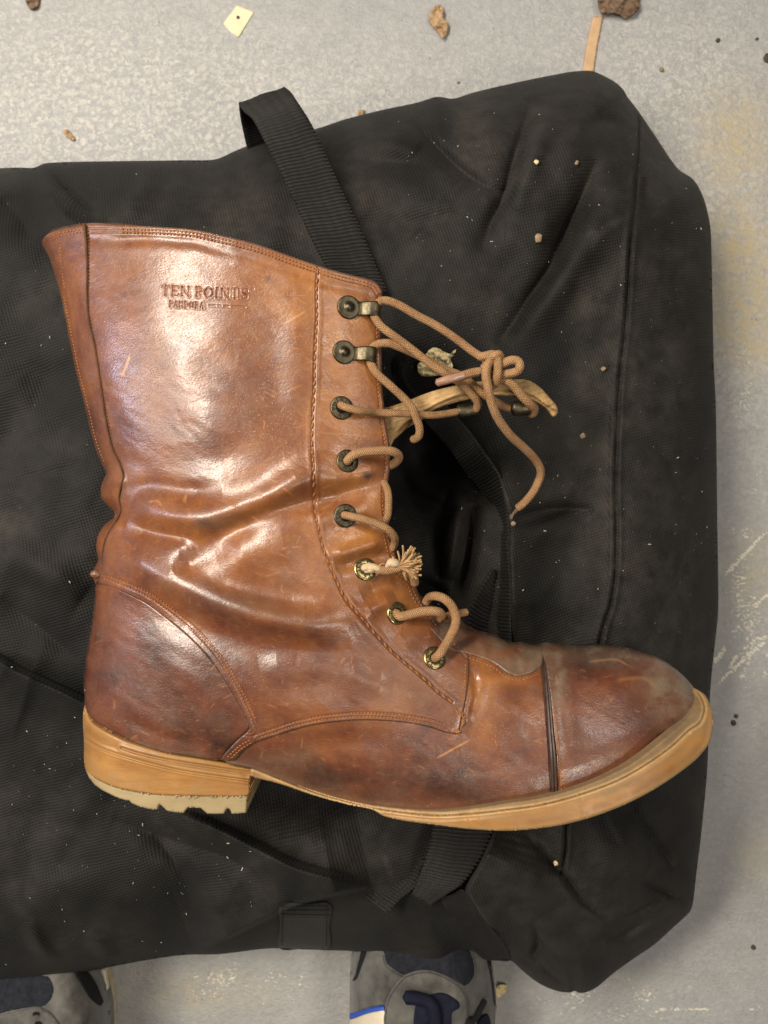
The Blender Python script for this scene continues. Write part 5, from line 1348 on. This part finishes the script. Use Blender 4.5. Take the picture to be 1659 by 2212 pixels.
pebble("earth_crumb", 1246, 352, .0017, CRUMB, "small tan crumb near the bag's far right corner folds", "crumb", onb(1246, 352), 2, .7)
pebble("earth_crumb", 1159, 350, .0016, HUSK, "pale crumb sitting in a tiny dark dent high on the bag", "crumb", onb(1159, 350), 3)
pebble("earth_crumb", 1303, 797, .0018, CRUMB, "yellowish crumb on the bag left of the end seam", "crumb", onb(1303, 797), 4, .8)
pebble("earth_crumb", 1259, 942, .0019, CRUMB, "dull yellow crumb on the bag right of the loose lace tail", "crumb", onb(1259, 942), 5)
pebble("earth_crumb", 1109, 1131, .0015, CRUMB, "tan crumb just below the tip of the loose lace", "crumb", onb(1109, 1131), 6)
pebble("earth_crumb", 1201, 1864, .0019, HUSK, "pale crumb in the seam corner below the boot's sole", "crumb", onb(1201, 1864), 7, .8)
pebble("floor_grit", 1551, 87, .0019, GRIT, "dark grit lump on the floor at the upper right", "grit", 0, 8, 1.1)
pebble("floor_grit", 1635, 84, .0016, GRIT, "narrow dark grit speck near the upper right edge of the photo", "grit", 0, 9, .6)
pebble("floor_grit", 1429, 150, .0022, CRUMB, "brown grit speck on the floor beyond the bag's far corner", "grit", 0, 10, .8)
pebble("floor_grit", 1657, 126, .0030, GRIT, "largest grey stone chip, at the photo's right edge near the top", "stone", 0, 11, 1.3)
pebble("floor_grit", 1585, 1562, .0022, GRIT, "lower of two dark specks on the floor right of the toe", "grit", 0, 12)
pebble("floor_grit", 1590, 1547, .0018, GRIT, "upper of two dark specks on the floor right of the toe", "grit", 0, 13)
pebble("floor_grit", 1627, 2046, .0020, GRIT, "lone dark speck on smooth grey floor at the lower right", "grit", 0, 14)
pebble("floor_grit", 1332, 7, .0001 + .0012, GRIT, "dark speck beside the brown leaf at the top edge", "grit", 0, 15)
pebble("floor_grit", 990, 178, .0016, CRUMB, "small brown speck on the floor just beyond the bag's far edge", "grit", 0, 16, .6)
flake("dark_chip", U1([(110, -20), (150, -30), (172, -5), (165, 20), (150, 36), (130, 38), (115, 15)]), 0, .0012, DARKLEAF, "brown dirt clod at the photo's top left corner", "dirt clod", .004, 22, scale=8)

# lint and flecks over the bag: far too many and small to count
V, F, o = [], [], 0
n = 430
for k in range(n):
    if k < 250: x, y = rng.uniform(820, 1540), rng.uniform(230, 1390)
    elif k < 330: x, y = rng.uniform(0, 700), rng.uniform(370, 1500)
    elif k < 520: x, y = rng.uniform(0, 560), rng.uniform(1540, 2090)
    else: x, y = rng.uniform(560, 1510), rng.uniform(1760, 2100)
    V.append((x, y)); 
XY = np.array(V)
sd, _ = sdist(XY, BAGP); bsd, _ = sdist(XY, cr(collar + facing[:14] + instep[1:] + toetop + solebot[::-1] + heelbot + heelsil[::-1] + leftsil[::-1], True, 10))
XY = XY[(sd > 14) & (bsd < -4)]
ZZ = bag_at(XY[:, 0], XY[:, 1])
VV, FF = [], []
for k, ((x, y), z) in enumerate(zip(XY, ZZ)):
    p = at(x, y, z + .0007); s = .00012 + .00034 * rng.random()**4; l = s * rng.uniform(.8, 2.6); a = rng.uniform(0, 6.28)
    dx = np.array([math.cos(a), math.sin(a), rng.uniform(-.3, .3)]) * l; dy = np.array([-math.sin(a), math.cos(a), rng.uniform(-.3, .3)]) * s * .7
    b = len(VV); VV += [p - dx - dy, p + dx - dy * .6, p + dx * .8 + dy, p - dx * .7 + dy, p + np.array([0, 0, s * .8])]
    FF += [(b, b + 1, b + 4), (b + 1, b + 2, b + 4), (b + 2, b + 3, b + 4), (b + 3, b, b + 4)]
lint = obj("lint_flecks", mesh("lint_flecks", np.array(VV), np.array(FF), DUST, False))
tag(lint, "scattered white lint and sawdust flecks over the black bag", "lint", kind="stuff")
